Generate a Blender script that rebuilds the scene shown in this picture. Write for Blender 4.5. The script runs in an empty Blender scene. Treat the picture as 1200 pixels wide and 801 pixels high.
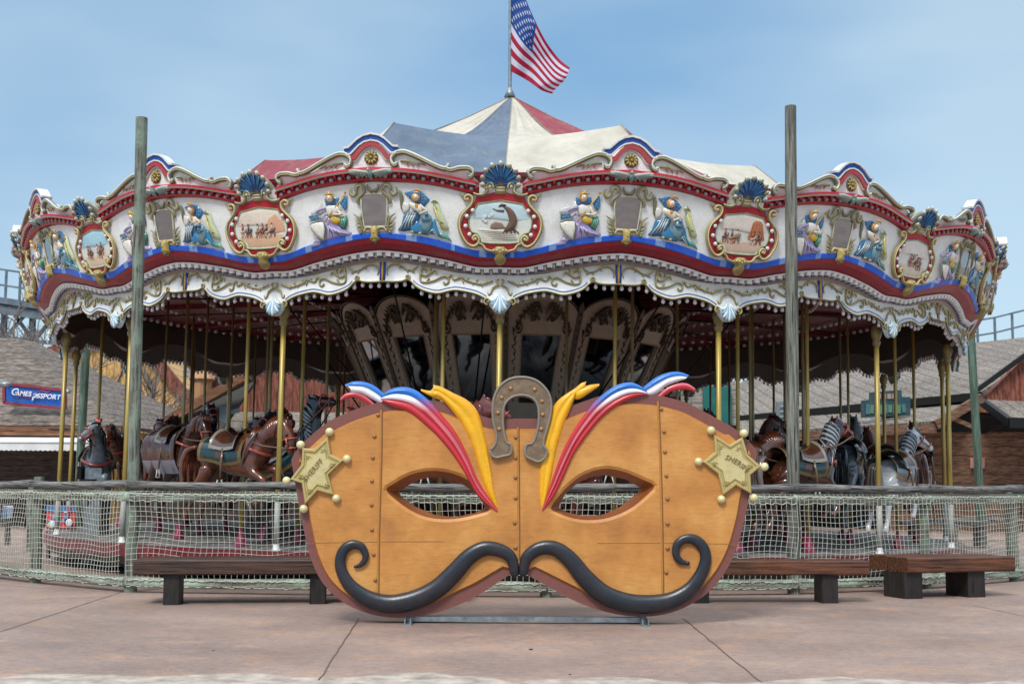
import bpy, bmesh, math, random
from math import sin, cos, tan, atan, pi, radians, sqrt, atan2, hypot
from mathutils import Vector, Matrix
from mathutils.geometry import tessellate_polygon
random.seed(7)
COL = bpy.context.scene.collection
# ------------------------------------------------------------------ camera numbers
F = 1533.0; PITCH = radians(6.18); ROLL = radians(0.30); EYE = 1.15
D = 21.63; AX = -0.091; TILT = radians(0.51); DELTA = radians(-0.60)
N = 17; SEC = 2*pi/N; HS = pi/N; PXM = 0.0092
def ray(u, v):
    x = (u-600)/F; y = (v-400.5)/F
    X = x*cos(ROLL)+y*sin(ROLL); Y = -x*sin(ROLL)+y*cos(ROLL)
    b = -Y
    return (X, cos(PITCH)-b*sin(PITCH), sin(PITCH)+b*cos(PITCH))
def at(u, v, Y):
    d = ray(u, v); k = Y/d[1]
    return Vector((d[0]*k, Y, EYE+d[2]*k))
def gnd(u, v, z=0.0):
    d = ray(u, v); k = (z-EYE)/d[2]
    return Vector((d[0]*k, d[1]*k, z))
# ------------------------------------------------------------------ colours
def H(s):
    s = s.lstrip('#'); o = []
    for i in (0, 2, 4):
        c = int(s[i:i+2], 16)/255
        o.append(c/12.92 if c <= .04045 else ((c+.055)/1.055)**2.4)
    return tuple(o)
WHITE = H('eeefec'); CREAM = H('d8cfae'); RED = H('b5182c'); DRED = H('8f1a2c'); BLUE = H('1560d6'); DBLUE = H('10428e')
GOLD = H('b09a55'); OLIVE = H('7d7f60'); SAGE = H('a3aa90'); TEAL = H('5e8a84'); DARK = H('2a2420')
# ------------------------------------------------------------------ materials
def newmat(name):
    m = bpy.data.materials.new(name); m.use_nodes = True
    return m, m.node_tree, m.node_tree.nodes['Principled BSDF']
def lnk(nt, a, b): nt.links.new(a, b)
def noise(nt, scale, detail=4, vec=None, rough=.6):
    n = nt.nodes.new('ShaderNodeTexNoise'); n.inputs['Scale'].default_value = scale
    n.inputs['Detail'].default_value = detail; n.inputs['Roughness'].default_value = rough
    if vec is not None: lnk(nt, vec, n.inputs['Vector'])
    return n
def ramp(nt, fac, stops):
    r = nt.nodes.new('ShaderNodeValToRGB'); e = r.color_ramp.elements
    e[0].position = stops[0][0]; e[0].color = (*stops[0][1], 1)
    e[1].position = stops[-1][0]; e[1].color = (*stops[-1][1], 1)
    for p, c in stops[1:-1]:
        k = e.new(p); k.color = (*c, 1)
    lnk(nt, fac, r.inputs['Fac']); return r
def mixc(nt, a, b, fac, mode='MIX'):
    m = nt.nodes.new('ShaderNodeMix'); m.data_type = 'RGBA'; m.blend_type = mode
    for s, x in ((6, a), (7, b), (0, fac)):
        if isinstance(x, (int, float)): m.inputs[s].default_value = x
        elif isinstance(x, tuple): m.inputs[s].default_value = (*x, 1) if len(x) == 3 else x
        else: lnk(nt, x, m.inputs[s])
    return m.outputs[2]
def bump(nt, bs, h, strength=.3, dist=.01):
    b = nt.nodes.new('ShaderNodeBump'); b.inputs['Strength'].default_value = strength; b.inputs['Distance'].default_value = dist
    lnk(nt, h, b.inputs['Height']); lnk(nt, b.outputs[0], bs.inputs['Normal'])
def coords(nt, scale=(1, 1, 1), kind='Object', rot=(0, 0, 0)):
    t = nt.nodes.new('ShaderNodeTexCoord'); m = nt.nodes.new('ShaderNodeMapping')
    m.inputs['Scale'].default_value = scale; m.inputs['Rotation'].default_value = rot
    lnk(nt, t.outputs[kind], m.inputs['Vector']); return m.outputs[0]
def paint_attr(name, rough=.35, dirt=.35, dscale=6, dcol=H('6b6355'), metal=0, coat=0):
    """painted surface: the paint colours are stored per face, dirt and wear on top"""
    m, nt, bs = newmat(name)
    a = nt.nodes.new('ShaderNodeAttribute'); a.attribute_name = 'paint'
    vec = coords(nt)
    n = noise(nt, dscale, 8, vec, .7)
    r = ramp(nt, n.outputs['Fac'], [(.45, (0, 0, 0)), (.68, (1, 1, 1))])
    mm = nt.nodes.new('ShaderNodeMath'); mm.operation = 'MULTIPLY'; mm.inputs[1].default_value = dirt
    lnk(nt, r.outputs[0], mm.inputs[0])
    c = mixc(nt, a.outputs['Color'], dcol, mm.outputs[0])
    n2 = noise(nt, dscale*9, 4, vec)
    c = mixc(nt, c, ramp(nt, n2.outputs['Fac'], [(.3, (.84, .84, .84)), (.6, (1, 1, 1))]).outputs[0], .8, 'MULTIPLY')
    lnk(nt, c, bs.inputs['Base Color'])
    bs.inputs['Roughness'].default_value = rough; bs.inputs['Metallic'].default_value = metal
    if coat: bs.inputs['Coat Weight'].default_value = coat; bs.inputs['Coat Roughness'].default_value = .12
    bump(nt, bs, n2.outputs['Fac'], .25, .004)
    return m
def simple(name, col, rough=.5, metal=0, var=.25, scale=8, stretch=(1, 1, 1), bmp=.2, coat=0, dark=None):
    m, nt, bs = newmat(name)
    n = noise(nt, scale, 6, coords(nt, stretch))
    d = dark or tuple(x*(1-var*1.6) for x in col)
    c = ramp(nt, n.outputs['Fac'], [(.3, d), (.7, tuple(min(1, x*(1+var*.4)) for x in col))])
    lnk(nt, c.outputs[0], bs.inputs['Base Color'])
    bs.inputs['Roughness'].default_value = rough; bs.inputs['Metallic'].default_value = metal
    if coat: bs.inputs['Coat Weight'].default_value = coat
    bump(nt, bs, n.outputs['Fac'], bmp, .006)
    return m
def wood(name, light, dark, stretch=(1, 1, 12), rough=.75, scale=5, crack=True, lichen=None):
    m, nt, bs = newmat(name)
    v = coords(nt, stretch)
    n = noise(nt, scale, 9, v, .72)
    c = ramp(nt, n.outputs['Fac'], [(.37, dark), (.49, tuple((a+b)/2 for a, b in zip(light, dark))), (.62, light)]).outputs[0]
    if crack:
        n5 = noise(nt, scale*.6, 3, v, .5); c = mixc(nt, c, tuple(x*.25 for x in dark), ramp(nt, n5.outputs['Fac'], [(.34, (1, 1, 1)), (.37, (0, 0, 0))]).outputs[0])
    big = noise(nt, 2.2, 3, coords(nt))
    c = mixc(nt, c, ramp(nt, big.outputs['Fac'], [(.35, (.6, .6, .6)), (.65, (1.1, 1.1, 1.1))]).outputs[0], .7, 'MULTIPLY')
    if lichen:
        l = noise(nt, 4.5, 6, coords(nt))
        f = ramp(nt, l.outputs['Fac'], [(.46, (0, 0, 0)), (.62, (.8, .8, .8))])
        c = mixc(nt, c, lichen, f.outputs[0])
    lnk(nt, c, bs.inputs['Base Color']); bs.inputs['Roughness'].default_value = rough
    bump(nt, bs, n.outputs['Fac'], .6, .012)
    return m
M = {}
M['paint'] = paint_attr('weathered_paint', .36, .20, 5, H('857b6c'))
M['gloss'] = paint_attr('lacquered_paint', .16, .18, 9, coat=.5)
M['mask'] = paint_attr('sculpted_foam_paint', .42, .22, 3.5, H('8a4f22'))
M['satin'] = paint_attr('satin_brushed_paint', .30, .22, 7, H('5a4038'))
M['plaster'] = paint_attr('plain_paint', .6, .3)
M['bulb'] = simple('frosted_bulb_glass', H('d9d4d6'), .12, 0, .05, coat=.6)
M['clear'] = simple('clear_bulb_glass', H('8e878c'), .1, 0, .2, coat=.8)
M['brass'] = simple('brass_tube', H('bda457'), .38, .25, .3, 3, (6, 6, .6), .05)
M['brass_in'] = simple('dull_brass_tube', H('ab9a6c'), .45, .3, .4, 3, (6, 6, .6), .05)
M['mirror'] = simple('old_mirror_glass', H('a4aab0'), .04, 1, .12, 2, bmp=0)
M['steel'] = simple('galvanised_steel', H('9aa3a8'), .4, .7, .3, 14)
M['dsteel'] = simple('grey_structural_steel', H('66747f'), .6, .2, .3, 3)
M['post'] = wood('green_weathered_post', H('8d9082'), H('2c2e26'), (1, 1, .05), scale=44, lichen=H('7d9080'))
M['gpost'] = wood('green_painted_post', H('66806e'), H('2f4036'), (1, 1, .05), scale=30)
M['greypost'] = wood('grey_weathered_post', H('8f9084'), H('2b2a24'), (1, 1, .045), scale=44)
M['log'] = wood('grey_log', H('8b8985'), H('2b2826'), (.07, 1, 1), scale=46)
M['greenlog'] = wood('pale_green_log', H('a3aa9b'), H('595c52'), (.1, 1, 1), scale=20, lichen=H('a9c2ad'))
M['bench'] = wood('dark_stained_timber', H('573a2d'), H('150b08'), (.04, 1, 1), .5, 34)
M['bench2'] = wood('chestnut_stained_timber', H('754528'), H('1b0d07'), (.04, 1, 1), .5, 34)
M['benchleg'] = wood('black_stained_timber', H('2f2622'), H('0c0908'), (1, 1, .2), .55, 20)
M['net'] = simple('white_cord', H('cbcbbc'), .85, 0, .25, 30)
M['deck'] = wood('worn_deck_boards', H('8d8b87'), H('55524e'), (1, .15, 1), scale=10)
M['maroon'] = simple('maroon_ceiling_paint', H('7a1c26'), .45, 0, .3, 4)
M['black'] = simple('black_metal', H('15130f'), .5, .3, .3)
# ------------------------------------------------------------------ mesh builder
def catmull(pts, n):
    out = []; P = [Vector(p) for p in pts]; m = len(P)
    for i in range(m-1):
        p0 = P[max(i-1, 0)]; p1 = P[i]; p2 = P[i+1]; p3 = P[min(i+2, m-1)]
        for k in range(n):
            t = k/n
            out.append(.5*((2*p1)+(p2-p0)*t+(2*p0-5*p1+4*p2-p3)*t*t+(3*p1-p0-3*p2+p3)*t**3))
    out.append(P[-1]); return out
def interp(tab, x):
    if x <= tab[0][0]: return tab[0][1]
    for i in range(len(tab)-1):
        a, b = tab[i], tab[i+1]
        if x <= b[0]:
            # smooth (monotone-ish) cubic
            h = b[0]-a[0]; t = (x-a[0])/h
            sl = (b[1]-a[1])/h
            m0 = sl if i == 0 else ((a[1]-tab[i-1][1])/(a[0]-tab[i-1][0])+sl)/2
            m1 = sl if i+2 >= len(tab) else ((tab[i+2][1]-b[1])/(tab[i+2][0]-b[0])+sl)/2
            return (2*t**3-3*t*t+1)*a[1]+(t**3-2*t*t+t)*h*m0+(-2*t**3+3*t*t)*b[1]+(t**3-t*t)*h*m1
    return tab[-1][1]
class MB:
    def __init__(s, T=None): s.v = []; s.f = []; s.c = []; s.sm = []; s.T = T
    def add(s, vs, fs, col=WHITE, smooth=False):
        b = len(s.v)
        for p in vs: s.v.append(tuple(s.T(*p)) if s.T else tuple(p))
        for i, f in enumerate(fs):
            s.f.append([b+k for k in f]); s.c.append(col[i] if isinstance(col, list) else col); s.sm.append(smooth)
    def box(s, lo, hi, col=WHITE):
        x0, y0, z0 = lo; x1, y1, z1 = hi
        s.add([(x0,y0,z0),(x1,y0,z0),(x1,y1,z0),(x0,y1,z0),(x0,y0,z1),(x1,y0,z1),(x1,y1,z1),(x0,y1,z1)],
              [(0,3,2,1),(4,5,6,7),(0,1,5,4),(1,2,6,5),(2,3,7,6),(3,0,4,7)], col)
    def obox(s, a, b, w, h, col=WHITE, up=(0, 0, 1)):
        """beam from a to b, w across, h along up"""
        a = Vector(a); b = Vector(b); d = (b-a).normalized(); u = Vector(up)
        sd = d.cross(u)
        if sd.length < 1e-4: sd = d.cross(Vector((1, 0, 0)))
        sd.normalize(); u = sd.cross(d)
        vs = []
        for p in (a, b):
            for i, j in ((-1,-1),(1,-1),(1,1),(-1,1)): vs.append(p+sd*(i*w/2)+u*(j*h/2))
        s.add(vs, [(0,3,2,1),(4,5,6,7),(0,1,5,4),(1,2,6,5),(2,3,7,6),(3,0,4,7)], col)
    def tube(s, pts, r, col=WHITE, seg=8, flat=1.0, cap=True, ref=None, sub=0):
        if sub: 
            if not isinstance(r, (int, float)):
                q = catmull([tuple(p)+(k,) if False else Vector((p[0], p[1], p[2], k)) for p, k in zip(pts, r)], sub)
                pts = [Vector(x[:3]) for x in q]; r = [max(x[3], 0) for x in q]
            else: pts = catmull(pts, sub)
        P = [Vector(p) for p in pts]; n = len(P)
        R = [r]*n if isinstance(r, (int, float)) else list(r)
        nrm = Vector(ref) if ref else None; vs = []
        for i in range(n):
            t = (P[min(i+1, n-1)]-P[max(i-1, 0)])
            if t.length < 1e-9: t = Vector((0, 0, 1))
            t.normalize()
            if nrm is None: nrm = t.orthogonal().normalized()
            if ref: a = Vector(ref)
            else: a = nrm
            a = (a-t*a.dot(t))
            if a.length < 1e-6: a = t.orthogonal()
            a.normalize(); nrm = a; b = t.cross(a)
            for k in range(seg):
                th = 2*pi*k/seg
                vs.append(P[i]+a*(cos(th)*R[i]*flat)+b*(sin(th)*R[i]))
        fs = []
        for i in range(n-1):
            for k in range(seg):
                fs.append((i*seg+k, i*seg+(k+1) % seg, (i+1)*seg+(k+1) % seg, (i+1)*seg+k))
        if cap: fs.append(tuple(range(seg))[::-1]); fs.append(tuple((n-1)*seg+k for k in range(seg)))
        s.add(vs, fs, col, True)
    def ball(s, c, r, col=WHITE, seg=8, rings=5, sc=(1, 1, 1)):
        vs = [(c[0], c[1], c[2]+r*sc[2])]; fs = []
        for i in range(1, rings):
            ph = pi*i/rings
            for k in range(seg):
                th = 2*pi*k/seg
                vs.append((c[0]+r*sc[0]*sin(ph)*cos(th), c[1]+r*sc[1]*sin(ph)*sin(th), c[2]+r*sc[2]*cos(ph)))
        vs.append((c[0], c[1], c[2]-r*sc[2])); L = len(vs)-1
        for k in range(seg):
            fs.append((0, 1+k, 1+(k+1) % seg)); b = 1+(rings-2)*seg
            fs.append((b+(k+1) % seg, b+k, L))
        for i in range(rings-2):
            for k in range(seg):
                a = 1+i*seg; fs.append((a+k, a+seg+k, a+seg+(k+1) % seg, a+(k+1) % seg))
        s.add(vs, fs, col, True)
    def lathe(s, prof, col=WHITE, seg=16, c=(0, 0, 0), smooth=True):
        vs = []; fs = []; n = len(prof)
        for r, z in prof:
            for k in range(seg): vs.append((c[0]+r*cos(2*pi*k/seg), c[1]+r*sin(2*pi*k/seg), c[2]+z))
        for i in range(n-1):
            for k in range(seg): fs.append((i*seg+k, i*seg+(k+1) % seg, (i+1)*seg+(k+1) % seg, (i+1)*seg+k))
        cc = col if not isinstance(col, list) else [col[i] for i in range(n-1) for k in range(seg)]
        s.add(vs, fs, cc, smooth)
    def prism(s, pts, o0, o1, col=WHITE, side=None, holes=(), smooth=False, back=True):
        """outline in the x,y plane of the map, extruded along third axis o0 (back) to o1 (front)"""
        loops = [list(pts)]+[list(h) for h in holes]; side = side or col
        flat = [p for l in loops for p in l]; n = len(flat)
        tri = tessellate_polygon([[Vector((p[0], p[1], 0)) for p in l] for l in loops])
        vs = [(p[0], p[1], o1) for p in flat]+[(p[0], p[1], o0) for p in flat]
        fs = [tuple(t) for t in tri]; cs = [col]*len(fs)
        if back: fs += [tuple(k+n for k in t)[::-1] for t in tri]; cs += [side]*len(tri)
        b = 0
        for l in loops:
            m = len(l)
            for k in range(m):
                a, c = b+k, b+(k+1) % m; fs.append((a, c, c+n, a+n)); cs.append(side)
            b += m
        s.add(vs, fs, cs, smooth)
    def puff(s, pts, o0, h, col=WHITE, rings=((1, 0), (.93, .55), (.72, .88), (.38, 1)), smooth=True):
        cx = sum(p[0] for p in pts)/len(pts); cy = sum(p[1] for p in pts)/len(pts); n = len(pts); vs = []; fs = []
        for sc, hh in rings:
            for p in pts: vs.append((cx+(p[0]-cx)*sc, cy+(p[1]-cy)*sc, o0+h*hh))
        for i in range(len(rings)-1):
            for k in range(n): fs.append((i*n+k, i*n+(k+1) % n, (i+1)*n+(k+1) % n, (i+1)*n+k))
        vs.append((cx, cy, o0+h*rings[-1][1])); c = len(vs)-1; b = (len(rings)-1)*n
        for k in range(n): fs.append((b+k, b+(k+1) % n, c))
        s.add(vs, fs, col, smooth)
    def grid(s, fn, nu, nv, colfn=WHITE, smooth=True, closed=False):
        vs = [fn(i/nu, j/nv) for i in range(nu+1) for j in range(nv+1)]; fs = []; cs = []
        for i in range(nu):
            for j in range(nv):
                fs.append((i*(nv+1)+j, (i+1)*(nv+1)+j, (i+1)*(nv+1)+j+1, i*(nv+1)+j+1))
                cs.append(colfn((i+.5)/nu, (j+.5)/nv) if callable(colfn) else colfn)
        s.add(vs, fs, cs, smooth)
    def mesh(s, name, mat):
        me = bpy.data.meshes.new(name); me.from_pydata(s.v, [], s.f)
        for m in (mat if isinstance(mat, (list, tuple)) else [mat]): me.materials.append(m)
        a = me.attributes.new('paint', 'FLOAT_COLOR', 'FACE')
        buf = []
        for c in s.c: buf += [c[0], c[1], c[2], 1.0]
        a.data.foreach_set('color', buf)
        me.polygons.foreach_set('use_smooth', s.sm)
        me.update(); return me
    def build(s, name, mat, parent=None, label=None, loc=None, rotz=0):
        o = bpy.data.objects.new(name, s.mesh(name, mat)); COL.objects.link(o)
        if parent: o.parent = parent
        if label: o['label'] = label
        if loc is not None: o.location = loc
        o.rotation_euler = (0, 0, rotz)
        return o
def tag(o, label, cat, group=None):
    o['label'] = label; o['category'] = cat
    if group: o['group'] = group
    return o
def thing(name, label, cat, loc=(0, 0, 0), rotz=0, group=None):
    o = bpy.data.objects.new(name, None); COL.objects.link(o); o.location = loc; o.rotation_euler = (0, 0, rotz)
    o.empty_display_size = .2
    return tag(o, label, cat, group)
def copy_tree(o, parent=None):
    c = o.copy(); COL.objects.link(c)
    if parent: c.parent = parent
    for ch in list(o.children): copy_tree(ch, c)
    return c
def struct(o, kind='structure'): o['kind'] = kind; return o
def spiral(cx, cy, r0, r1, a0, turns, o, n=16):
    out = []
    for i in range(n+1):
        t = i/n; a = radians(a0)+2*pi*turns*t; r = r0+(r1-r0)*t
        out.append((cx+r*cos(a), cy+r*sin(a), o))
    return out
def sgn(pts, m): return [(p[0]*m, p[1], p[2]) for p in pts]
# ------------------------------------------------------------------ world, sun, camera
sc = bpy.context.scene
w = bpy.data.worlds.new('World'); sc.world = w; w.use_nodes = True
nt = w.node_tree; bg = nt.nodes['Background']; sky = nt.nodes.new('ShaderNodeTexSky'); sky.sky_type = 'NISHITA'
SUN_EL = radians(48); SUN_AZ = radians(200)      # azimuth from +Y clockwise: behind the camera, a little to its left
sky.sun_disc = False; sky.sun_elevation = SUN_EL; sky.sun_rotation = SUN_AZ
sky.air_density = 1.0; sky.dust_density = 1.0; sky.ozone_density = 1.6
tc = nt.nodes.new('ShaderNodeTexCoord'); mp = nt.nodes.new('ShaderNodeMapping'); mp.inputs['Scale'].default_value = (1.2, 1.2, 4)
nt.links.new(tc.outputs['Generated'], mp.inputs['Vector'])
cn = noise(nt, 1.15, 4, mp.outputs[0], .45)
cr = ramp(nt, cn.outputs['Fac'], [(.40, (0, 0, 0)), (.62, (1, 1, 1))])
hz = mixc(nt, (.62, 1.34, 2.25), (1.75, 2.35, 2.8), cr.outputs[0])
low = mixc(nt, sky.outputs[0], hz, .86)
# an overcast dome is brightest overhead
sx = nt.nodes.new('ShaderNodeSeparateXYZ'); nt.links.new(tc.outputs['Generated'], sx.inputs[0])
zr_ = ramp(nt, sx.outputs['Z'], [(.36, (0, 0, 0)), (.85, (1, 1, 1))])
skc = mixc(nt, low, (5.6, 6.0, 6.5), zr_.outputs[0])
nt.links.new(skc, bg.inputs['Color']); bg.inputs['Strength'].default_value = .15
sl = bpy.data.lights.new('sun', 'SUN'); sl.energy = 1.45; sl.angle = radians(15); sl.color = (1, .96, .9)
so = bpy.data.objects.new('sun', sl); COL.objects.link(so)
sd = Vector((sin(SUN_AZ)*cos(SUN_EL), cos(SUN_AZ)*cos(SUN_EL), sin(SUN_EL)))
so.rotation_euler = (-sd).to_track_quat('-Z', 'Y').to_euler(); so.location = sd*60
cam = bpy.data.cameras.new('camera'); cam.sensor_width = 36; cam.lens = F/1200*36; cam.clip_end = 2000; cam.clip_start = .1
co = bpy.data.objects.new('camera', cam); COL.objects.link(co); sc.camera = co
co.matrix_world = Matrix.Translation((0, 0, EYE)) @ Matrix.Rotation(radians(90)+PITCH, 4, 'X') @ Matrix.Rotation(ROLL, 4, 'Z')
sc.view_settings.view_transform = 'Standard'; sc.view_settings.look = 'None'; sc.view_settings.exposure = 0.86; sc.view_settings.gamma = 1
cam.dof.use_dof = True; cam.dof.focus_distance = 13.0; cam.dof.aperture_fstop = 4.0
# ------------------------------------------------------------------ ground
def ground_mat():
    m, nt, bs = newmat('stamped_concrete'); v = coords(nt)
    a = noise(nt, .5, 6, v, .6); b = noise(nt, 11, 12, coords(nt, (1, 1.6, 1)), .86); c3 = noise(nt, 2.2, 5, v, .6)
    c = ramp(nt, a.outputs['Fac'], [(.3, H('7b6a62')), (.5, H('937f75')), (.7, H('a99284'))]).outputs[0]
    c = mixc(nt, c, H('c49a78'), ramp(nt, c3.outputs['Fac'], [(.52, (0, 0, 0)), (.74, (.6, .6, .6))]).outputs[0])
    c = mixc(nt, c, ramp(nt, b.outputs['Fac'], [(.37, (.50, .50, .52)), (.5, (.93, .93, .93)), (.63, (1.25, 1.22, 1.18))]).outputs[0], .8, 'MULTIPLY')
    gr_ = noise(nt, 95, 3, v, .6); c = mixc(nt, c, ramp(nt, gr_.outputs['Fac'], [(.38, (.72, .71, .71)), (.5, (1, 1, 1)), (.62, (1.2, 1.19, 1.17))]).outputs[0], .8, 'MULTIPLY')
    st = noise(nt, 30, 3, v)
    c = mixc(nt, c, H('4a3f3c'), ramp(nt, st.outputs['Fac'], [(.66, (0, 0, 0)), (.72, (.75, .75, .75))]).outputs[0])
    sp2 = noise(nt, 1.1, 7, v, .7); c = mixc(nt, c, H('6d6058'), ramp(nt, sp2.outputs['Fac'], [(.55, (0, 0, 0)), (.68, (.55, .55, .55))]).outputs[0])
    lnk(nt, c, bs.inputs['Base Color']); bs.inputs['Roughness'].default_value = .72
    bump(nt, bs, b.outputs['Fac'], .5, .012); return m
mb = MB(); mb.add([(-400, -60, 0), (400, -60, 0), (400, 700, 0), (-400, 700, 0)], [(0, 1, 2, 3)])
struct(mb.build('ground', ground_mat()))
# control joints: dark grooves running out from the ride, one ring joint under the fence
mb = MB()
def strip(a, b, wd, z=.004):
    a = Vector(a); b = Vector(b); d = (b-a).normalized(); s_ = Vector((-d.y, d.x, 0))*wd/2
    n = 14; L = []
    for i in range(n+1):
        p = a.lerp(b, i/n)+s_.normalized()*random.uniform(-.006, .006)
        L += [(p-s_)[:2]+(z,), (p+s_)[:2]+(z,)]
    mb.add(L, [(2*i, 2*i+1, 2*i+3, 2*i+2) for i in range(n)], H('5a4c44'))
for a, b in (((421, 724), (374, 797)), ((800, 724), (893, 800)), ((144, 693), (-70, 763)), ((1140, 709), (1225, 727)), ((152, 697), (-60, 708))):
    strip(gnd(*a), gnd(*b), .009)
prev = None
for u, v in ((-60, 680), (60, 690), (160, 694.5), (400, 695), (700, 697), (930, 696.5), (1090, 690), (1260, 679)):
    p = gnd(u, v)
    if prev: strip(prev, p, .008)
    prev = p
struct(mb.build('pavement_joints', M['plaster']))
# pale stone band in the nearest foreground
mb = MB()
L = []; n = 60
for i in range(n+1):
    u = -80+1360*i/n; v = 791+3*sin(i*.7)+random.uniform(-1.5, 1.5) if i < 30 else 797+3*sin(i*.5)+random.uniform(-1, 1)
    L += [tuple(gnd(u, v))[:2]+(.004,), tuple(gnd(u, 1000))[:2]+(.004,)]
mb.add(L, [(2*i, 2*i+1, 2*i+3, 2*i+2) for i in range(n)], H('b9aea2'))
struct(mb.build('path_edge', simple('pale_worn_concrete', H('b4a99c'), .8, 0, .35, 7)))
for (u, v, r_) in ((622, 761, .012), (668, 790, .007), (250, 762, .006)):
    p = gnd(u, v); k = MB(); k.ball((0, 0, r_*.4), r_, H('3a2f2a'), 7, 5, (1.4, .9, .5)); o = k.build('pebble', M['plaster'], loc=p)
    tag(o, {622: 'small dark pebble on the paving below the stand of the mask', 668: 'smallest dark pebble near the bottom edge right of centre', 250: 'tiny dark pebble on the paving in front of the bench left of the mask'}[u], 'pebble', 'pebbles on the paving')

#@@CAROUSEL
#@@MASK
#@@FENCE
#@@HORSES
#@@BACK
# ================================================================== CAROUSEL
RHO = [(140, 7.73), (170, 7.73), (200, 7.71), (216, 7.64), (262, 7.53), (292, 7.45), (304, 7.40), (330, 7.3)]
def zat(y, r, j):
    dep = D-r*cos(HS*j); yc = y+2.1*j
    return EYE+dep*tan(PITCH+atan((400.5-yc)/F))
def TB(t, y, o):                    # rounding board: t from the crest, y height on the photo's scale, o outwards
    j = max(0, 1-abs(t)/149); r = interp(RHO, y); z = zat(y, r, j); r += o*PXM; a = HS*t/149
    return (r*sin(a), -r*cos(a), z)
def TM(s, y, o):                    # medallion: s from the joint
    j = abs(s)/149; r = interp(RHO, y); z = zat(y, r, j); r += o*PXM; a = HS*s/149
    return (r*sin(a), -r*cos(a), z)
RV = 7.21
def TV(s, y, o):                    # valance: s from the joint
    j = min(1, abs(s)/139.5); z = zat(y, RV, j); r = RV+o*PXM; a = HS*s/139.5
    return (r*sin(a), -r*cos(a), z)
blueTop = [(0,294.5),(24,294),(35,292.5),(45,289.5),(60,284.5),(80,279.5),(100,276),(125,273.3),(149,272.5)]
blueBot = [(0,303),(26,302.5),(45,298),(65,293),(89,287),(112,283),(136,280),(149,279.5)]
redBot = [(0,311.5),(26,311.5),(33,310.5),(65,303),(89,298.5),(112,294.5),(136,292),(149,291.3)]
cornTop = [(0,221),(24,217.5),(41,214),(65,208.5),(89,203.7),(112,201),(136,200),(149,199.5)]
cornBot = [(0,233),(24,230),(41,226),(65,220),(89,216),(112,214),(136,213.3),(149,213)]
crestTop = [(0,216),(26,214),(31,206),(40,200),(50,200),(62,199.5),(76,197),(90,190),(103,184),(115,181),(125,181.5),(149,181)]
valBot = [(0,352),(14,352),(17,349.5),(27,344.5),(41,341),(53,339.5),(62,341),(72,343.3),(84,341.5),(98,335.5),(105,328.8),(110,326.8),(115,328.6),(149,328.6)]
jb = lambda t: 149-abs(t)
car = thing('carousel', 'large carousel with scalloped white, red and blue boards under a striped tent roof', 'carousel')
car.location = (AX, D, 0); car.rotation_euler = (0, TILT, 0)
RZ = lambda k: k*SEC+DELTA
def instance(proto_objs, k):
    pass
# ---- one rounding board (crest in its middle), then copies
COLS = [-149+298*i/72 for i in range(73)]
def board_mesh():
    m = MB(TB); L = []; 
    rows = [(crestTop, 0, -10), (crestTop, 0, 0), (cornTop, -2.5, 0), (cornTop, -2.5, 8), (cornTop, 0.5, 9), (cornTop, 2.5, 8), (cornTop, 2.6, 1),
            (cornBot, -4, 1), (cornBot, -3.6, 6), (cornBot, -1, 5), (cornBot, 0, 0), ('p', .25, 0), ('p', .5, 0), ('p', .75, 0), (blueTop, 0, 0), (blueTop, .2, 1.8), (blueTop, 1.2, 2.6), (blueBot, -1.4, 2.2), (blueBot, -.6, .8),
            ('m', .35, -1), ('m', .7, -6), (redBot, 0, -11), (redBot, .4, -8), (redBot, 2.2, -8), (redBot, 2.4, -12), (redBot, 12, -16), (redBot, 12, -20), (redBot, 8, -26), (cornTop, 0, -16), (crestTop, 0, -10)]
    cc = [WHITE, WHITE, RED, RED, H('c9c0b4'), RED, DRED, RED, RED, DRED, WHITE, WHITE, WHITE, WHITE, BLUE, BLUE, BLUE, H('2c57b8'), H('a01c30'), DRED, DRED, WHITE, WHITE, WHITE, H('8c857a'), WHITE, WHITE, H('77726a'), H('77726a')]
    vs = []
    for t in COLS:
        j = jb(t)
        for f_, dy, o in rows:
            if f_ == 'm': y = interp(blueBot, j)*(1-dy)+interp(redBot, j)*dy
            elif f_ == 'p': y = interp(cornBot, j)*(1-dy)+interp(blueTop, j)*dy
            else: y = interp(f_, j)+dy
            if f_ in (cornTop, cornBot) and j < 25.5: o = min(o, .2)
            if f_ is crestTop and j < 26 : y = min(y, 216)
            vs.append((t, y, o))
    nr = len(rows); fs = []; cs = []; PEEL = H('7fa3d8'); R_ = random.Random(21); peeled = {i+q for i in (3, 14, 27, 45, 46, 58, 66) for q in range(R_.choice((1, 2)))}
    for i in range(len(COLS)-1):
        for k in range(nr-1):
            fs.append((i*nr+k, (i+1)*nr+k, (i+1)*nr+k+1, i*nr+k+1)); cs.append(PEEL if (BLUE in (cc[k],) and i in peeled) else WHITE if (1 <= k <= 8 and jb(COLS[i]) < 27 and jb(COLS[i+1]) < 27) else cc[k])
    m.add(vs, fs, cs, False)
    # red dentils of the cornice (between the lamps) and white-and-blue dentils under the red cove
    for i in range(27):
        t = -143+286*i/26; j = jb(t)
        if j < 25: continue
        y = interp(cornTop, j)+2.4
        m.box((t-1.5, y, 0), (t+1.5, y+3.2, 7), RED); m.box((t-1.3, y+3, 0), (t+1.3, y+8.3, 3.2), DRED)
    for i in range(27):
        t = -143.3+286.6*i/26; j = jb(t); y = interp(redBot, j)+2.3
        m.box((t-3.1, y, -18), (t+3.1, y+4.2, -7.5), WHITE)
        m.box((t-2.6, y+4.2, -18), (t+2.6, y+6.0, -10.5), H('3a4f8c'))
    return m
B0 = board_mesh()
boards = []
white_panel = B0.mesh('rounding_board', M['paint'])
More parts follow.
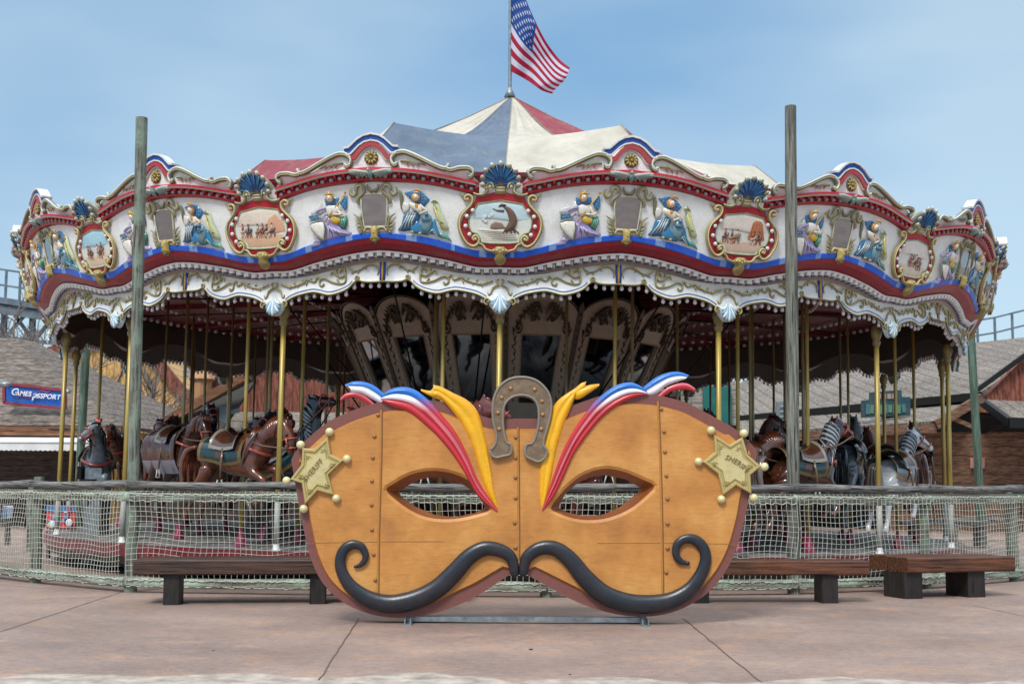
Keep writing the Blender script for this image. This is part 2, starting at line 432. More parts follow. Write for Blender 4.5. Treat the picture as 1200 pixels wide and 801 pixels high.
def child_mesh(mb_, name, mat='paint'): return mb_.mesh(name, M[mat])
# lamps of the cornice / lower row
cornice_pos = [(t, interp(cornTop, jb(t))+6.2, 3.0) for t in [-143+286*(i+.5)/26 for i in range(26)] if jb(t) >= 27]
lower_pos = [(t, interp(redBot, jb(t))+5.2, -12.5) for t in [-143.3+286.6*(i+.5)/26 for i in range(26)]]
def lampmesh(r, col, mat, sc=(1, 1, 1)):
    k = MB(); k.ball((0, 0, 0), r, col, 9, 6, sc); return k.mesh('lamp', M[mat])
cl_me = lampmesh(3.3*PXM, WHITE, 'clear'); ll_me = lampmesh(2.0*PXM, H('d9c7bb'), 'paint', (1, 1, 1.5)); ml_me = lampmesh(2.7*PXM, WHITE, 'bulb')
# crest: arched cap, pedestal, rosette, scrolls
def ct(j): return (153-j)*149/153
def arch(y0, k=1.0):
    return [(-32*k, 173+y0), (-26*k, 172.5+y0), (-22*k, 169+y0), (-16*k, 163.5+y0), (-9*k, 159.6+y0), (0, 158+y0), (9*k, 159.6+y0), (16*k, 163.5+y0), (22*k, 169+y0), (26*k, 172.5+y0), (32*k, 173+y0)]
cm = MB(TB)
def band(m, y0, y1, k0, k1, o0, o1, col):
    a = arch(y0, k0); b = arch(y1, k1); pts = a+b[::-1]
    vs = [(p[0], p[1], o1) for p in pts]+[(p[0], p[1], o0) for p in pts]; n = len(a); N2 = 2*n; fs = []
    for i in range(n-1):
        fs.append((i, i+1, N2-2-i, N2-1-i)); fs.append((N2+i, N2+i+1, 2*N2-2-i, 2*N2-1-i))
    for i in range(N2): fs.append((i, (i+1) % N2, N2+(i+1) % N2, N2+i))
    m.add(vs, fs, col)
band(cm, -1.5, .8, 1.03, 1.0, -7, 8, H('d3d5cf'))
band(cm, .8, 6.3, 1.0, .94, -6, 5.5, H('1d4aa0'))
band(cm, 6.3, 8, .94, .9, -6, 6.5, H('d9d5c6'))
band(cm, 9, 14, .80, .70, -5, 6, H('a8343c'))
band(cm, 14, 16, .70, .66, -5, 4, H('cdbfae'))
cm.prism([(-25, 201), (-24, 184), (-20, 181), (-16, 176), (-9, 171), (0, 169), (9, 171), (16, 176), (20, 181), (24, 184), (25, 201)], -5, 1.5, WHITE)
cap_m = cm
ro = MB(TB)
ro.puff([(8.8*cos(2*pi*i/24)*(1 if i % 2 else .9), 185+8.8*sin(2*pi*i/24)*(1 if i % 2 else .9)) for i in range(24)], 1.5, 1.5, H('5f5a3c'))
for i in range(10):
    a = 2*pi*i/10; ro.tube([(2.5*cos(a), 185+2.5*sin(a), 3), (5.5*cos(a), 185+5.5*sin(a), 4.4), (8*cos(a), 185+8*sin(a), 3)], [.8, 1.6, .5], GOLD, 6)
ro.ball((0, 185, 4), 2.2, H('8f7f45'), 8, 5)
SC = [(37, 209.5), (33.5, 207.5), (31.8, 203.5), (34, 199.7), (39, 197.7), (49, 198), (57, 200.3), (63, 199.3)]
SC2 = [(60.5, 194.5), (63.5, 198.5), (70, 197.5), (80, 193), (92, 187), (104, 181.5), (114, 178.6), (123, 180.2), (128, 185.5), (128, 191), (124.5, 194.5), (121, 192.3)]
scrs = []
for sg_ in (-1, 1):
    scr = MB(TB); scrs.append(scr)
    for path, rr in ((SC, 2.6), (SC2, 3.0)):
        n = len(path); pts = [(sg_*ct(j), y, 2.5) for j, y in path]
        scr.tube(pts, [rr*(.75+.35*sin(pi*i/(n-1))) for i in range(n)], H('6f7664'), 8, 1.2, sub=4, ref=(0, 0, 1))
        scr.tube([(x, y-1.5, 5.2) for x, y, o in pts], [1.25]*n, H('d6dad0'), 6, sub=4)  # pale strip on the upper side paints a highlight on the scroll
        scr.tube([(x, y+1.1, 5.6) for x, y, o in pts], [.6]*n, H('c9b878'), 5, sub=4)
    scr.ball((sg_*ct(35.5), 205.5, 3.5), 2.6, H('8a8d6e')); scr.ball((sg_*ct(61), 194.5, 3), 2.7, H('9aa08c')); scr.ball((sg_*ct(122), 191.5, 3), 2.4, H('8a8d6e'))
    # gilded leaf under the long scroll
    for a, b, r_ in (((118, 189), (100, 191.5), 1.6), ((112, 189), (108, 194.5), 1.3), ((107, 189.5), (101, 195.5), 1.2), ((102, 190.5), (95, 196), 1.1), ((98, 191.5), (88, 194), 1.1)):
        scr.tube([(sg_*ct(a[0]), a[1], 1), (sg_*ct((a[0]+b[0])/2), (a[1]+b[1])/2-.8, 2.5), (sg_*ct(b[0]), b[1], 1)], [r_*.6, r_, .3], H('857c4e'), 6)
# eagle with spread wings
eg = MB(TB)
EG = H('7f9c96'); EG2 = H('b8c2b8')
for sg_ in (-1, 1):
    for i in range(9):
        x0 = 3+i*1.2; x1 = 12+i*2.35; y0 = 206-i*.25; y1 = 209.5-i*1.0
        eg.tube([(sg_*x0, y0, 6), (sg_*(x0+x1)/2, y0-.6-i*.12, 9), (sg_*x1, y1-(.6 if i > 6 else 0), 5)], [1.5, 1.9, .5], EG if i % 2 else H('9ab2ab'), 6)
    eg.tube([(sg_*2, 204, 7), (sg_*9, 203, 10), (sg_*20, 200.8, 9), (sg_*31, 199.8, 5)], [1.8, 2.1, 1.9, .6], EG2, 7, sub=3)
eg.tube([(0, 211.5, 6), (0, 207, 10), (0, 203.5, 11), (-1, 201.5, 12)], [1.2, 3, 2.1, 1.2], EG, 8, sub=3)
eg.ball((-1.2, 201, 12.5), 1.7, EG2)
# mirror frame and mirror in the middle of the board
mir = MB(TB)
MO = [(-15.6, 228), (-8, 227.2), (0, 227), (8, 227.2), (15.6, 228), (15.8, 240), (14.5, 255), (13.7, 265), (0, 266), (-13.7, 265), (-14.5, 255), (-15.8, 240)]
mir.grid(lambda u, v: ((2*u-1)*interp([(0, 15.6), (.33, 15.8), (.7, 14.5), (1, 13.7)], v), 227.3+38.5*v, 1.6), 12, 10, H('8a8d90'))
mf = MB(lambda t, y, o: TB(t, y, o+1.0))
GR = H('8f8a63')
mf.tube([(p[0], p[1], 1.2) for p in MO]+[(MO[0][0], MO[0][1], 1.2)], 1.0, H('cfc9b2'), 6)
for g in (-1, 1):
    mf.tube(sgn([(-27, 219.5, 1.5), (-28.5, 225, 1.8), (-25, 229, 2), (-21, 226.5, 2), (-20.5, 220, 2.5), (-16.5, 216.4, 2.5), (-11.8, 218.5, 2.5), (-11, 224, 2.2), (-13.5, 227.5, 2), (-18, 231, 2), (-20, 236, 2), (-17.5, 239, 1.5)], -g), [.7, 1.5, 1.9, 1.6, 2, 2.4, 2, 1.7, 1.9, 2, 1.7, .7], GR, 8, sub=3)
    mf.tube(sgn([(-26.5, 221.5, 2.6), (-27, 225.5, 3), (-24.5, 227.5, 3.2), (-21.8, 225, 3), (-19, 218.5, 4.5), (-15, 218, 4.5), (-12.8, 222, 4)], -g), .55, H('d0c69a'), 5, sub=3)  # thin pale tube paints a highlight along the frame scroll
    mf.tube(sgn([(-15, 271, 1.5), (-16.5, 262, 2), (-19, 255, 2), (-25.5, 250, 1.5)], -g), [1.6, 1.5, 1.4, .5], GR, 6, sub=3)
    for (x, y, x2, y2) in ((-17, 262, -24, 256.5), (-16.5, 266, -24, 262), (-16, 269.5, -22.5, 267.5), (-16.5, 271, -20, 272), (-17, 258, -15.8, 248)):
        mf.tube(sgn([(x, y, 1.5), ((x+x2)/2, (y+y2)/2+1, 2.6), (x2, y2, 1.2)], -g), [1.0, 1.5, .4], H('9a9570'), 6)
    mf.tube(sgn([(-14, 271.5, 2), (-11, 266.8, 2.5), (-5, 267, 3), (-2, 270, 3)], -g), [1.1, 1.3, 1.4, 1], H('cdc39a'), 6, sub=3)
    mf.tube(sgn([(0, 224, 2), (-3, 224, 2.4), (-6.5, 220, 2.6), (-6.5, 216.5, 2)], -g), [1.2, 1.8, 1.4, .6], H('7c7450'), 6, sub=3)
mf.puff([(-15, 272), (-15, 268), (15, 268), (15, 272)], .5, 1.5, H('b8b08a'))
# gilded mask below the mirror
mf.puff([(-3.5, 265), (3.5, 265), (4.5, 270), (3.5, 277), (6.5, 281), (2, 282), (0, 286), (-2, 282), (-6.5, 281), (-3.5, 277), (-4.5, 270)], 3, 7, H('b9a35e'))
mf.ball((-1.6, 270.5, 9), .9, H('efe6c0')); mf.ball((1.6, 270.5, 9), .9, H('efe6c0')); mf.ball((0, 274, 10), 1.2, H('c9b46c')); mf.tube([(-5, 281.5, 7), (0, 284, 8), (5, 281.5, 7)], [.8, 1.8, .8], H('6f6a47'), 6)
# relief figures ---------------------------------------------------
SKIN = H('efe3cf'); HAIR = H('d99a3a'); LIL = H('a79bc9'); STARB = H('2177ae'); GREEN = H('2f8266'); YEL = H('d9b23e'); SEAB = H('2c7fae')
def shieldlady():
    m = MB(TB)
    def Q(l): return [((x-788)/8, 200+y/8) for x, y in l]
    m.T = lambda t, y, o: TB(t, y, o*1.15+.8)
    def T3(l, o=2): return [((p[0]-788)/8, 200+p[1]/8, p[2] if len(p) > 2 else o) for p in l]
    m.puff(Q([(295,235),(330,228),(440,230),(445,270),(430,300),(330,305),(300,300)]), 0, 1.2, STARB)
    m.puff(Q([(280,255),(265,300),(150,350),(145,385),(240,380),(330,330)]), 0, 1.0, H('dfe0da'))
    for a in ((300,470),(360,470)): pass
    m.puff(Q([(290,380),(340,420),(420,480),(470,540),(550,570),(540,595),(420,610),(280,640),(285,560),(250,450)]), 0, 3.2, LIL)
    for i in range(7):
        m.tube(T3([(300+i*8, 470+i*6, 3), (330+i*18, 530+i*6, 4.2), (330+i*34, 615-i*5, 2.2)]), [.5, 1.1, .4], H('8478b0') if i % 2 else H('d6d0ea'), 5)
    m.puff(Q([(455,420),(515,405),(520,470),(490,545),(430,500)]), 1, 3, GREEN)
    for i in range(3): m.tube(T3([(505-i*14, 430, 3.5), (500-i*16, 480, 4.5), (478-i*16, 530-i*10, 3)]), .6, H('7fc0a6'), 5)
    m.puff(Q([(345,430),(400,410),(460,440),(450,480),(400,490),(355,465)]), 3, 2.4, YEL)
    m.puff(Q([(310,320),(350,300),(420,310),(450,360),(430,400),(360,420),(320,400)]), 1, 4.5, H('e6e3dc'))
    m.tube(T3([(315,335,4), (260,350,5), (210,385,4.5), (260,430,5)]), [1.6, 1.7, 1.5, 1], LIL, 7, sub=3)
    m.tube(T3([(430,330,4), (450,380,5), (490,400,5), (390,400,6)]), [1.7, 1.6, 1.3, 1], SKIN, 7, sub=3)
    m.tube(T3([(522,190,2), (300,480,7)]), .75, YEL, 6)
    m.puff(Q([(512,215),(525,260),(520,330),(500,362),(450,290)]), 1.2, 1.2, STARB)
    m.ball(((517-788)/8, 224, 3), 1.4, H('c98f4a'))
    m.ball(((362-788)/8, 230, 3.5), 5.6, HAIR, 10, 6, (.95, 1, .4)); m.ball(((365-788)/8, 230.8, 5.5), 4.1, SKIN, 10, 6, (.85, 1, .8)); [m.ball(((365+q*10-788)/8, 230.2, 8.6), .45, H('5a4034'), 5, 4) for q in (-1, 1)]; m.tube([((365-9-788)/8, 232.6, 8.3), ((365+9-788)/8, 232.6, 8.3)], .3, H('b5473c'), 4)
    m.tube(T3([(320,212,6), (365,205,7.5), (410,212,6)]), [.8, 1.2, .8], YEL, 6); m.ball(((365-788)/8, 224.5, 6), 2.4, H('d4b462'))
    S_ = [(150,480),(215,460),(290,465),(297,540),(280,645),(205,590),(160,530)]
    m.puff(Q(S_), 4, 2.8, H('efece0')); m.tube([(p[0], p[1], 5) for p in Q(S_+[S_[0]])], .7, H('7f9079'), 5)
    m.puff(Q([(145,410),(235,400),(245,445),(160,455)]), 5, 1.6, STARB)
    m.tube([(p[0], p[1], 6.4) for p in Q([(148,408),(240,396),(250,448),(150,460),(148,408)])], .6, SAGE, 5)
    for q in ((190,430),(210,420),(225,435),(175,440)): m.ball(((q[0]-788)/8, 200+q[1]/8, 6.8), .45, WHITE, 5, 4)
    for q in ((460,270),(490,300),(505,330),(505,270),(480,320),(312,255),(318,285),(430,255),(425,280)): m.ball(((q[0]-788)/8, 200+q[1]/8, 2.6), .42, WHITE, 5, 4)
    for q, r_ in (((200,500), .8), ((255,520), .7), ((230,560), .8), ((225,490), .6)): m.ball(((q[0]-788)/8, 200+q[1]/8, 6.7), r_, H('c98c96'), 5, 4, (.6, 1, .5))
    m.puff(Q([(115,670),(170,645),(240,640),(215,680),(130,695)]), 0, 3, H('b3abd0')); m.puff(Q([(150,655),(200,610),(250,640),(210,660)]), 1, 2.6, LIL)
    return m
def flaglady():
    m = MB(TB)
    def Q(l): return [(16.6+x/10, 210+y/10) for x, y in l]
    m.T = lambda t, y, o: TB(t, y, o*1.15+.8)
    def T3(l): return [(16.6+p[0]/10, 210+p[1]/10, p[2]) for p in l]
    m.puff(Q([(198,160),(330,132),(420,160),(500,240),(432,322),(380,300),(280,250)]), 0, 1.6, STARB)
    for q in ((230,165),(260,185),(250,210),(285,160),(300,190),(420,200),(440,230),(410,240),(460,245),(430,275),(400,270),(440,200),(470,225)): m.ball((16.6+q[0]/10, 210+q[1]/10, 1.7), .5, WHITE, 5, 4)
    m.puff(Q([(140,130),(165,140),(190,210),(175,330),(180,390),(150,340),(140,230)]), 0, 1.8, H('6f755c'))
    m.puff(Q([(190,260),(260,300),(250,370),(180,410),(165,330)]), 0, 2.4, H('e4e2da'))
    m.puff(Q([(105,600),(150,540),(180,430),(260,390),(345,365),(385,420),(350,520),(270,600),(180,612)]), 0, 3.4, H('1f6a96'))
    for i in range(8): m.tube(T3([(250+i*14, 400, 3.4), (205+i*14, 500, 4.6), (135+i*24, 600-i*4, 2)]), [.4, .9, .5], H('5f7f88') if i % 2 else H('d5dde0'), 5)
    m.puff(Q([(260,560),(350,480),(400,560),(480,660),(400,650),(270,632)]), 1, 3, SEAB)
    m.puff(Q([(500,460),(560,480),(590,590),(640,690),(540,650),(470,640)]), 0.5, 3, H('2a86bb'))
    m.puff(Q([(255,270),(330,290),(380,300),(440,350),(400,400),(360,400),(290,350)]), 2, 4, H('f0ebd8'))
    m.puff(Q([(330,300),(375,300),(372,355),(335,350)]), 5, 1.6, H('d8962f'))
    m.tube(T3([(390,310,4), (430,350,5), (470,380,5), (380,420,6)]), [1.7, 1.7, 1.5, 1.0], SKIN, 7, sub=3)
    m.puff(Q([(420,430),(470,400),(520,440),(535,520),(500,620),(460,650),(400,600),(390,520)]), 3, 4, H('6f9aa6'))
    for i in range(5): m.tube(T3([(400+i*20, 470+i*4, 7), (430+i*16, 510, 8), (470+i*12, 500-i*6, 6.5)]), .6, H('34566a'), 5)
    m.ball((16.6+47, 210+43, 7.5), 2.6, H('3f86b8')); m.ball((16.6+48, 210+40, 8), 1.4, YEL)
    m.puff(Q([(520,240),(575,232),(608,295),(640,400),(690,500),(722,585),(700,605),(640,600),(590,480),(545,370),(555,300)]), 1, 3, H('c9d3a8'))
    m.puff(Q([(515,285),(560,235),(605,290)]), 3, 1.8, H('7d7f57')); m.tube(T3([(560,330,4.5), (600,470,5), (640,590,4)]), .7, H('e6d36a'), 5)
    m.tube(T3([(560,480,4.3), (660,530,4)]), .5, H('3d6a3c'), 5)
    m.puff(Q([(585,620),(640,640),(700,650),(755,735),(690,700),(620,690)]), 0, 2.6, H('5fa58c')); m.tube(T3([(520,600,4), (600,690,3)]), .7, WHITE, 5)
    m.tube(T3([(470,650,3), (540,600,5), (600,680,3)]), .9, H('86b89a'), 5)
    for q in ((285,625),(380,642)): m.ball((16.6+q[0]/10, 210+q[1]/10, 3.5), 1.9, YEL, 7, 5, (1.3, .8, 1))
    m.ball((16.6+34.5, 232, 4.5), 5.6, HAIR, 10, 6, (1, 1, .4)); m.ball((16.6+35, 232.8, 6.5), 4.0, SKIN, 10, 6, (.85, 1, .8)); [m.ball((16.6+35+q*1.2, 232.2, 9.6), .45, H('5a4034'), 5, 4) for q in (-1, 1)]; m.tube([(16.6+34, 234.6, 9.3), (16.6+36, 234.6, 9.3)], .3, H('b5473c'), 4)
    m.tube(T3([(330,150,7), (370,145,8.5), (420,170,6.5)]), [.8, 1.2, .7], H('d79a3c'), 6); m.ball((16.6+37, 224.6, 6.5), 2.0, YEL)
    return m
# medallion ---------------------------------------------------------
halfpic = [(0,235.5),(15,237.6),(26,239.3),(28,243),(33.5,251),(37,258),(36.5,266),(33.5,272.5),(27,274.5),(23.5,279),(22.5,284.5),(11,285.8),(0,286)]
halfred = [(0,224),(15,228),(28,231),(31,239),(38,247),(44,255),(46.5,266),(43,276),(38,285),(28,288),(22,289),(14,293),(0,295)]
full = lambda h: h+[(-x, y) for x, y in h[-2:0:-1]]
med = MB(TM)
med.prism(full(halfred), -6, 2.2, RED, DRED)
med.prism([(-24, 240), (-24, 214), (-12, 212), (12, 212), (24, 214), (24, 240)], -12, -.5, H('dcd4cc'))
pf = full(halfpic); med.tube([(p[0], p[1], 2.8) for p in pf]+[(pf[0][0], pf[0][1], 2.8)], .8, H('8f9a6c'), 6)
mfr = MB(TM); GF = H('a3945c'); GL = H('ddd2a2')
for g in (-1, 1):
    P1 = [(41, 236, 3), (41.5, 231.5, 3), (37, 229.5, 3.5), (32.8, 233, 4), (33.5, 239.5, 4), (39, 246, 4), (44.8, 252, 4), (48, 260, 4), (47.5, 270, 4), (44, 279, 4), (39, 286, 4), (32, 289.5, 4), (26.5, 286.5, 4), (25, 281, 4), (28.5, 277, 4.5), (32.5, 279.5, 4.5), (31, 283, 4.5)]
    mfr.tube(sgn(P1, g), [1.5, 1.9, 2.2, 2.3, 2, 1.9, 2, 2.1, 2.1, 2, 2, 2.3, 2.3, 2, 2.1, 1.9, 1.0], GF, 8, sub=3)
    mfr.tube(sgn([(x*.985, y, o+2.2) for x, y, o in P1], g), .8, GL, 5, sub=3)  # pale tubes along the gilt scrolls paint in their highlights
    mfr.ball((g*38, 235, 5), 2.4, H('c9a57a')); mfr.ball((g*29, 281, 5.5), 2.0, GL)
    mfr.tube(sgn([(39, 231, 3), (44, 229.5, 3.2), (47.5, 227.5, 2)], g), [1.6, 1.3, .4], GF, 6)
    P2 = [(24.5, 286, 4), (20, 288.5, 4), (17, 293, 4.5), (11, 295, 4.5), (5, 296.5, 5)]
    mfr.tube(sgn(P2, g), [1.4, 1.7, 1.8, 1.7, 1.7], GF, 8, sub=3); mfr.tube(sgn([(x, y-.3, o+1.8) for x, y, o in P2], g), .7, GL, 5, sub=3)
    P3 = [(8.5, 222.5, 4), (9, 217.8, 4.5), (13, 216, 5), (16.5, 219.5, 5), (15.5, 225.5, 5), (20.5, 229, 4.5), (26, 229.3, 4), (31, 227.5, 3)]
    mfr.tube(sgn(P3, g), [1.2, 1.8, 2.2, 2.2, 2.1, 2.2, 1.8, .8], H('8f8f6a'), 8, sub=3); mfr.tube(sgn([(x, y-.3, o+2.1) for x, y, o in P3], g), .8, GL, 5, sub=3)
    mfr.ball((g*12.3, 220, 6.2), 2.0, GL)
mfr.puff([(-6, 219), (6, 219), (6.5, 228), (-6.5, 228)], 1, 4, H('a39a70'))
for y in (221, 224.5): mfr.tube([(-5, y, 5), (5, y, 5)], .8, GL, 5)
mfr.puff([(-9, 293), (-4, 289.5), (4, 289.5), (9, 293), (8.5, 297.5), (5.5, 299), (7.5, 305), (4, 310.5), (0, 312), (-4, 310.5), (-7.5, 305), (-5.5, 299), (-8.5, 297.5)], 4, 8, H('a08f55'))
for q in ((0, 293.5), (-3.4, 295.5), (3.4, 295.5), (-7.5, 295.5), (7.5, 295.5), (0, 297)): mfr.ball((q[0], q[1], 11), 1.7, H('d6c98c'), 6, 5)
for q in (-3.5, 0, 3.5): mfr.tube([(q, 300, 10), (q*1.1, 306, 10), (q*.4, 310, 7)], [.8, 1.2, .5], H('77683c'), 6)
medl = [(g*x, y, 4) for g in (-1, 1) for x, y in ((32.2, 247.3), (39, 254), (40.5, 265.5), (36, 275.3))]
sh = MB(TM)          # scallop shell
nl = 9
for i in range(nl):
    a0 = radians(198-(216)*(i)/nl); a1 = radians(198-216*(i+1)/nl); am = (a0+a1)/2
    rr = 20+3.5*sin(max(0, min(pi, am)))
    n = 6; vs = []
    for q in range(n+1):
        t = q/n; rad = 3+(rr-3)*t
        for a, dz in ((a0, 0), ((a0*3+a1)/4, -1.6), (am, -2.4), ((a0+a1*3)/4, -1.6), (a1, 0)):
            vs.append((rad*cos(a)*1.0, 217-rad*sin(a)*.95, 5+2.5*t*t*2+dz*t))
    fs = []; cs = []
    for q in range(n):
        for e in range(4):
            fs.append((q*5+e, (q+1)*5+e, (q+1)*5+e+1, q*5+e+1)); cs.append(H('2f86c4') if (e in (1, 2) and q > 1) else DBLUE)
    sh.add(vs, fs, cs, True)
    sh.tube([(3*cos(a0), 217-3*sin(a0), 5.5), (rr*.55*cos(a0), 217-rr*.52*sin(a0), 7), (rr*.97*cos(a0), 217-rr*.92*sin(a0), 11)], [.3, .5, .8], H('5f8fae') if 0 < i else H('b9b08a'), 5)
    sh.ball((rr*1.0*cos(am), 217-rr*.95*sin(am), 10), 3.4, H('9a987c'), 8, 5, (1, 1, .7)); sh.ball((rr*1.02*cos(am), 217-rr*.98*sin(am)-.8, 11.3), 2.3, H('d5d4c4'), 7, 5, (1, 1, .6))
sh.puff([(24*cos(radians(a))*.95, 217-22*sin(radians(a))) for a in range(-15, 200, 15)], -4, 6, H('8a8d7c'))
# valance -----------------------------------------------------------
val = MB(TV); VC = [-139.5+279*i/90 for i in range(91)]; vs = []; rows = 5
for s in VC:
    j = abs(s); yb = interp(valBot, min(j, 149)) if j > 13 else 352
    yt = interp(redBot, j*149/139.5)+6
    for (f_, o) in ((0, -6), (0, 0), (.45, -1.2), (.9, .6), (1, 1.2), (1, -4), (0, -8)): vs.append((s, yt+(yb-yt)*f_, o))
nr = 7; fs = []; cs = []; cc = [WHITE, H('e4e1d8'), WHITE, WHITE, WHITE, H('6f6a62')]
for i in range(90):
    for k in range(nr-1): fs.append((i*nr+k, (i+1)*nr+k, (i+1)*nr+k+1, i*nr+k+1)); cs.append(cc[k])
val.add(vs, fs, cs)
edge = [(s, interp(valBot, abs(s)), 1.4) for s in VC if abs(s) > 15]
for part in ([e for e in edge if e[0] < 0], [e for e in edge if e[0] > 0]):
    val.tube(part, .75, H('c3b478'), 6); val.tube([(x, y+1.2, .2) for x, y, o in part], .7, H('4d5648'), 5)
    val.tube([(x, y-3.4, 1.2) for x, y, o in part if abs(x) < 104], .55, H('3f78b8'), 5)
for x in (-139.5, 139.5):                                       # divider at each end
    val.puff([(x-3.4*(x > 0), 301.5), (x+3.4*(x < 0), 301.5), (x+3.4*(x < 0), 329), (x-3.4*(x > 0), 329)], 0, 1.8, H('24409a'), rings=((1, 0), (1, 1)))
    val.tube([(x-.4*(1 if x > 0 else -1), 300.5, 1.9), (x-.4*(1 if x > 0 else -1), 330.5, 1.9)], .8, YEL, 5)
# blue-and-white shell drop
for i in range(9):
    a = radians(202-224*(i+.5)/9+0)
    x1 = 9.6*cos(a); y1 = 355-0+12.2*max(-.28, sin(a))
    val.tube([(x1*.12, 345, 2), (x1*.6, 349+(y1-349)*.55, 5), (x1, y1, 3)], [.8, 1.7, 1.9], H('8fc0d8') if i % 2 else WHITE, 7, sub=2)
val.puff([(-15, 350), (-9, 343), (0, 341), (9, 343), (15, 350), (12, 358), (6, 365.5), (0, 367.5), (-6, 365.5), (-12, 358)], -5, 6.5, H('cfe0e2'))
vo = MB(TV)          # gilded scrollwork
VG = H('8a7d45'); VG2 = H('d1c48a')
def sw(pts, r_, g):
    pts = sgn(pts, g); vo.tube(pts, r_, VG, 7, sub=3); vo.tube([(x, y-.5, o+1.0) for x, y, o in pts], .42, VG2, 4, sub=3)
for g in (-1, 1):
    sw([(133.3, 322, 1), (134.3, 315.3, 1.2), (128.7, 309.8, 1.4), (119.3, 310.5, 1.2), (111.3, 315.3, 1.2), (103.3, 316.2, 1.2), (96.7, 311.8, 1)], [.6, 1, 1.1, 1.1, 1.1, 1.1, .5], g)
    for a, b in (((121, 310), (121.5, 305.5)), ((118, 311), (119, 314.5)), ((110, 316), (109, 319)), ((106, 316), (101, 319))): sw([(a[0], a[1], 1), (b[0], b[1], 1)], .9, g)
    sp = spiral(88.7, 317.3, 1.4, 8.6, -200, 1.35, 1.3, 16)
    sw(sp+[(94, 327, 1.3), (88, 331, 1.3), (77, 328.7, 1.3), (67.3, 324, 1.3), (61, 325.5, 1.3), (60.6, 331, 1.3), (64.5, 333, 1.3), (66, 330, 1.3)], 1.15, g)
    sw([(85, 322, 1.2), (80, 319, 1.2), (76, 317, 1.2), (74.5, 321, 1.2)], [1, 1.1, 1, .6], g)
    sw([(86, 330, 1.2), (83, 325.5, 1.2)], 1, g)
    sw([(60, 325.3, 1), (57, 322, 1), (54, 328, 1), (44.7, 325, 1.2), (40, 328.5, 1.2), (35.3, 330, 1.2), (23.3, 333.2, 1.2), (15, 331.5, 1.2), (8.7, 329, 1)], 1.0, g)
    for q in range(7): sw([(50-q*5.5, 326.5+q*.9, 1), (48-q*5.5, 323.5+q*1.0+(q % 2)*7, 1)], .8, g)
    sw([(1, 334, 1.5), (4.5, 329, 1.4), (1.5, 327.5, 1.2)], .9, g); sw([(1, 334, 1.5), (5, 335.3, 1.4), (8.7, 338.3, 1.2), (10.5, 343.5, 1.2), (13, 345.5, 1), (14, 342, 1)], [1.2, 1.3, 1.2, 1.1, .9, .5], g)
    sw(spiral(14.6, 353, 1, 4.2, 60, 1.1, 2.2, 12), 1.2, g); sw(spiral(109, 325, .8, 3.2, 160, -1.1, 1.6, 10), 1.0, g)
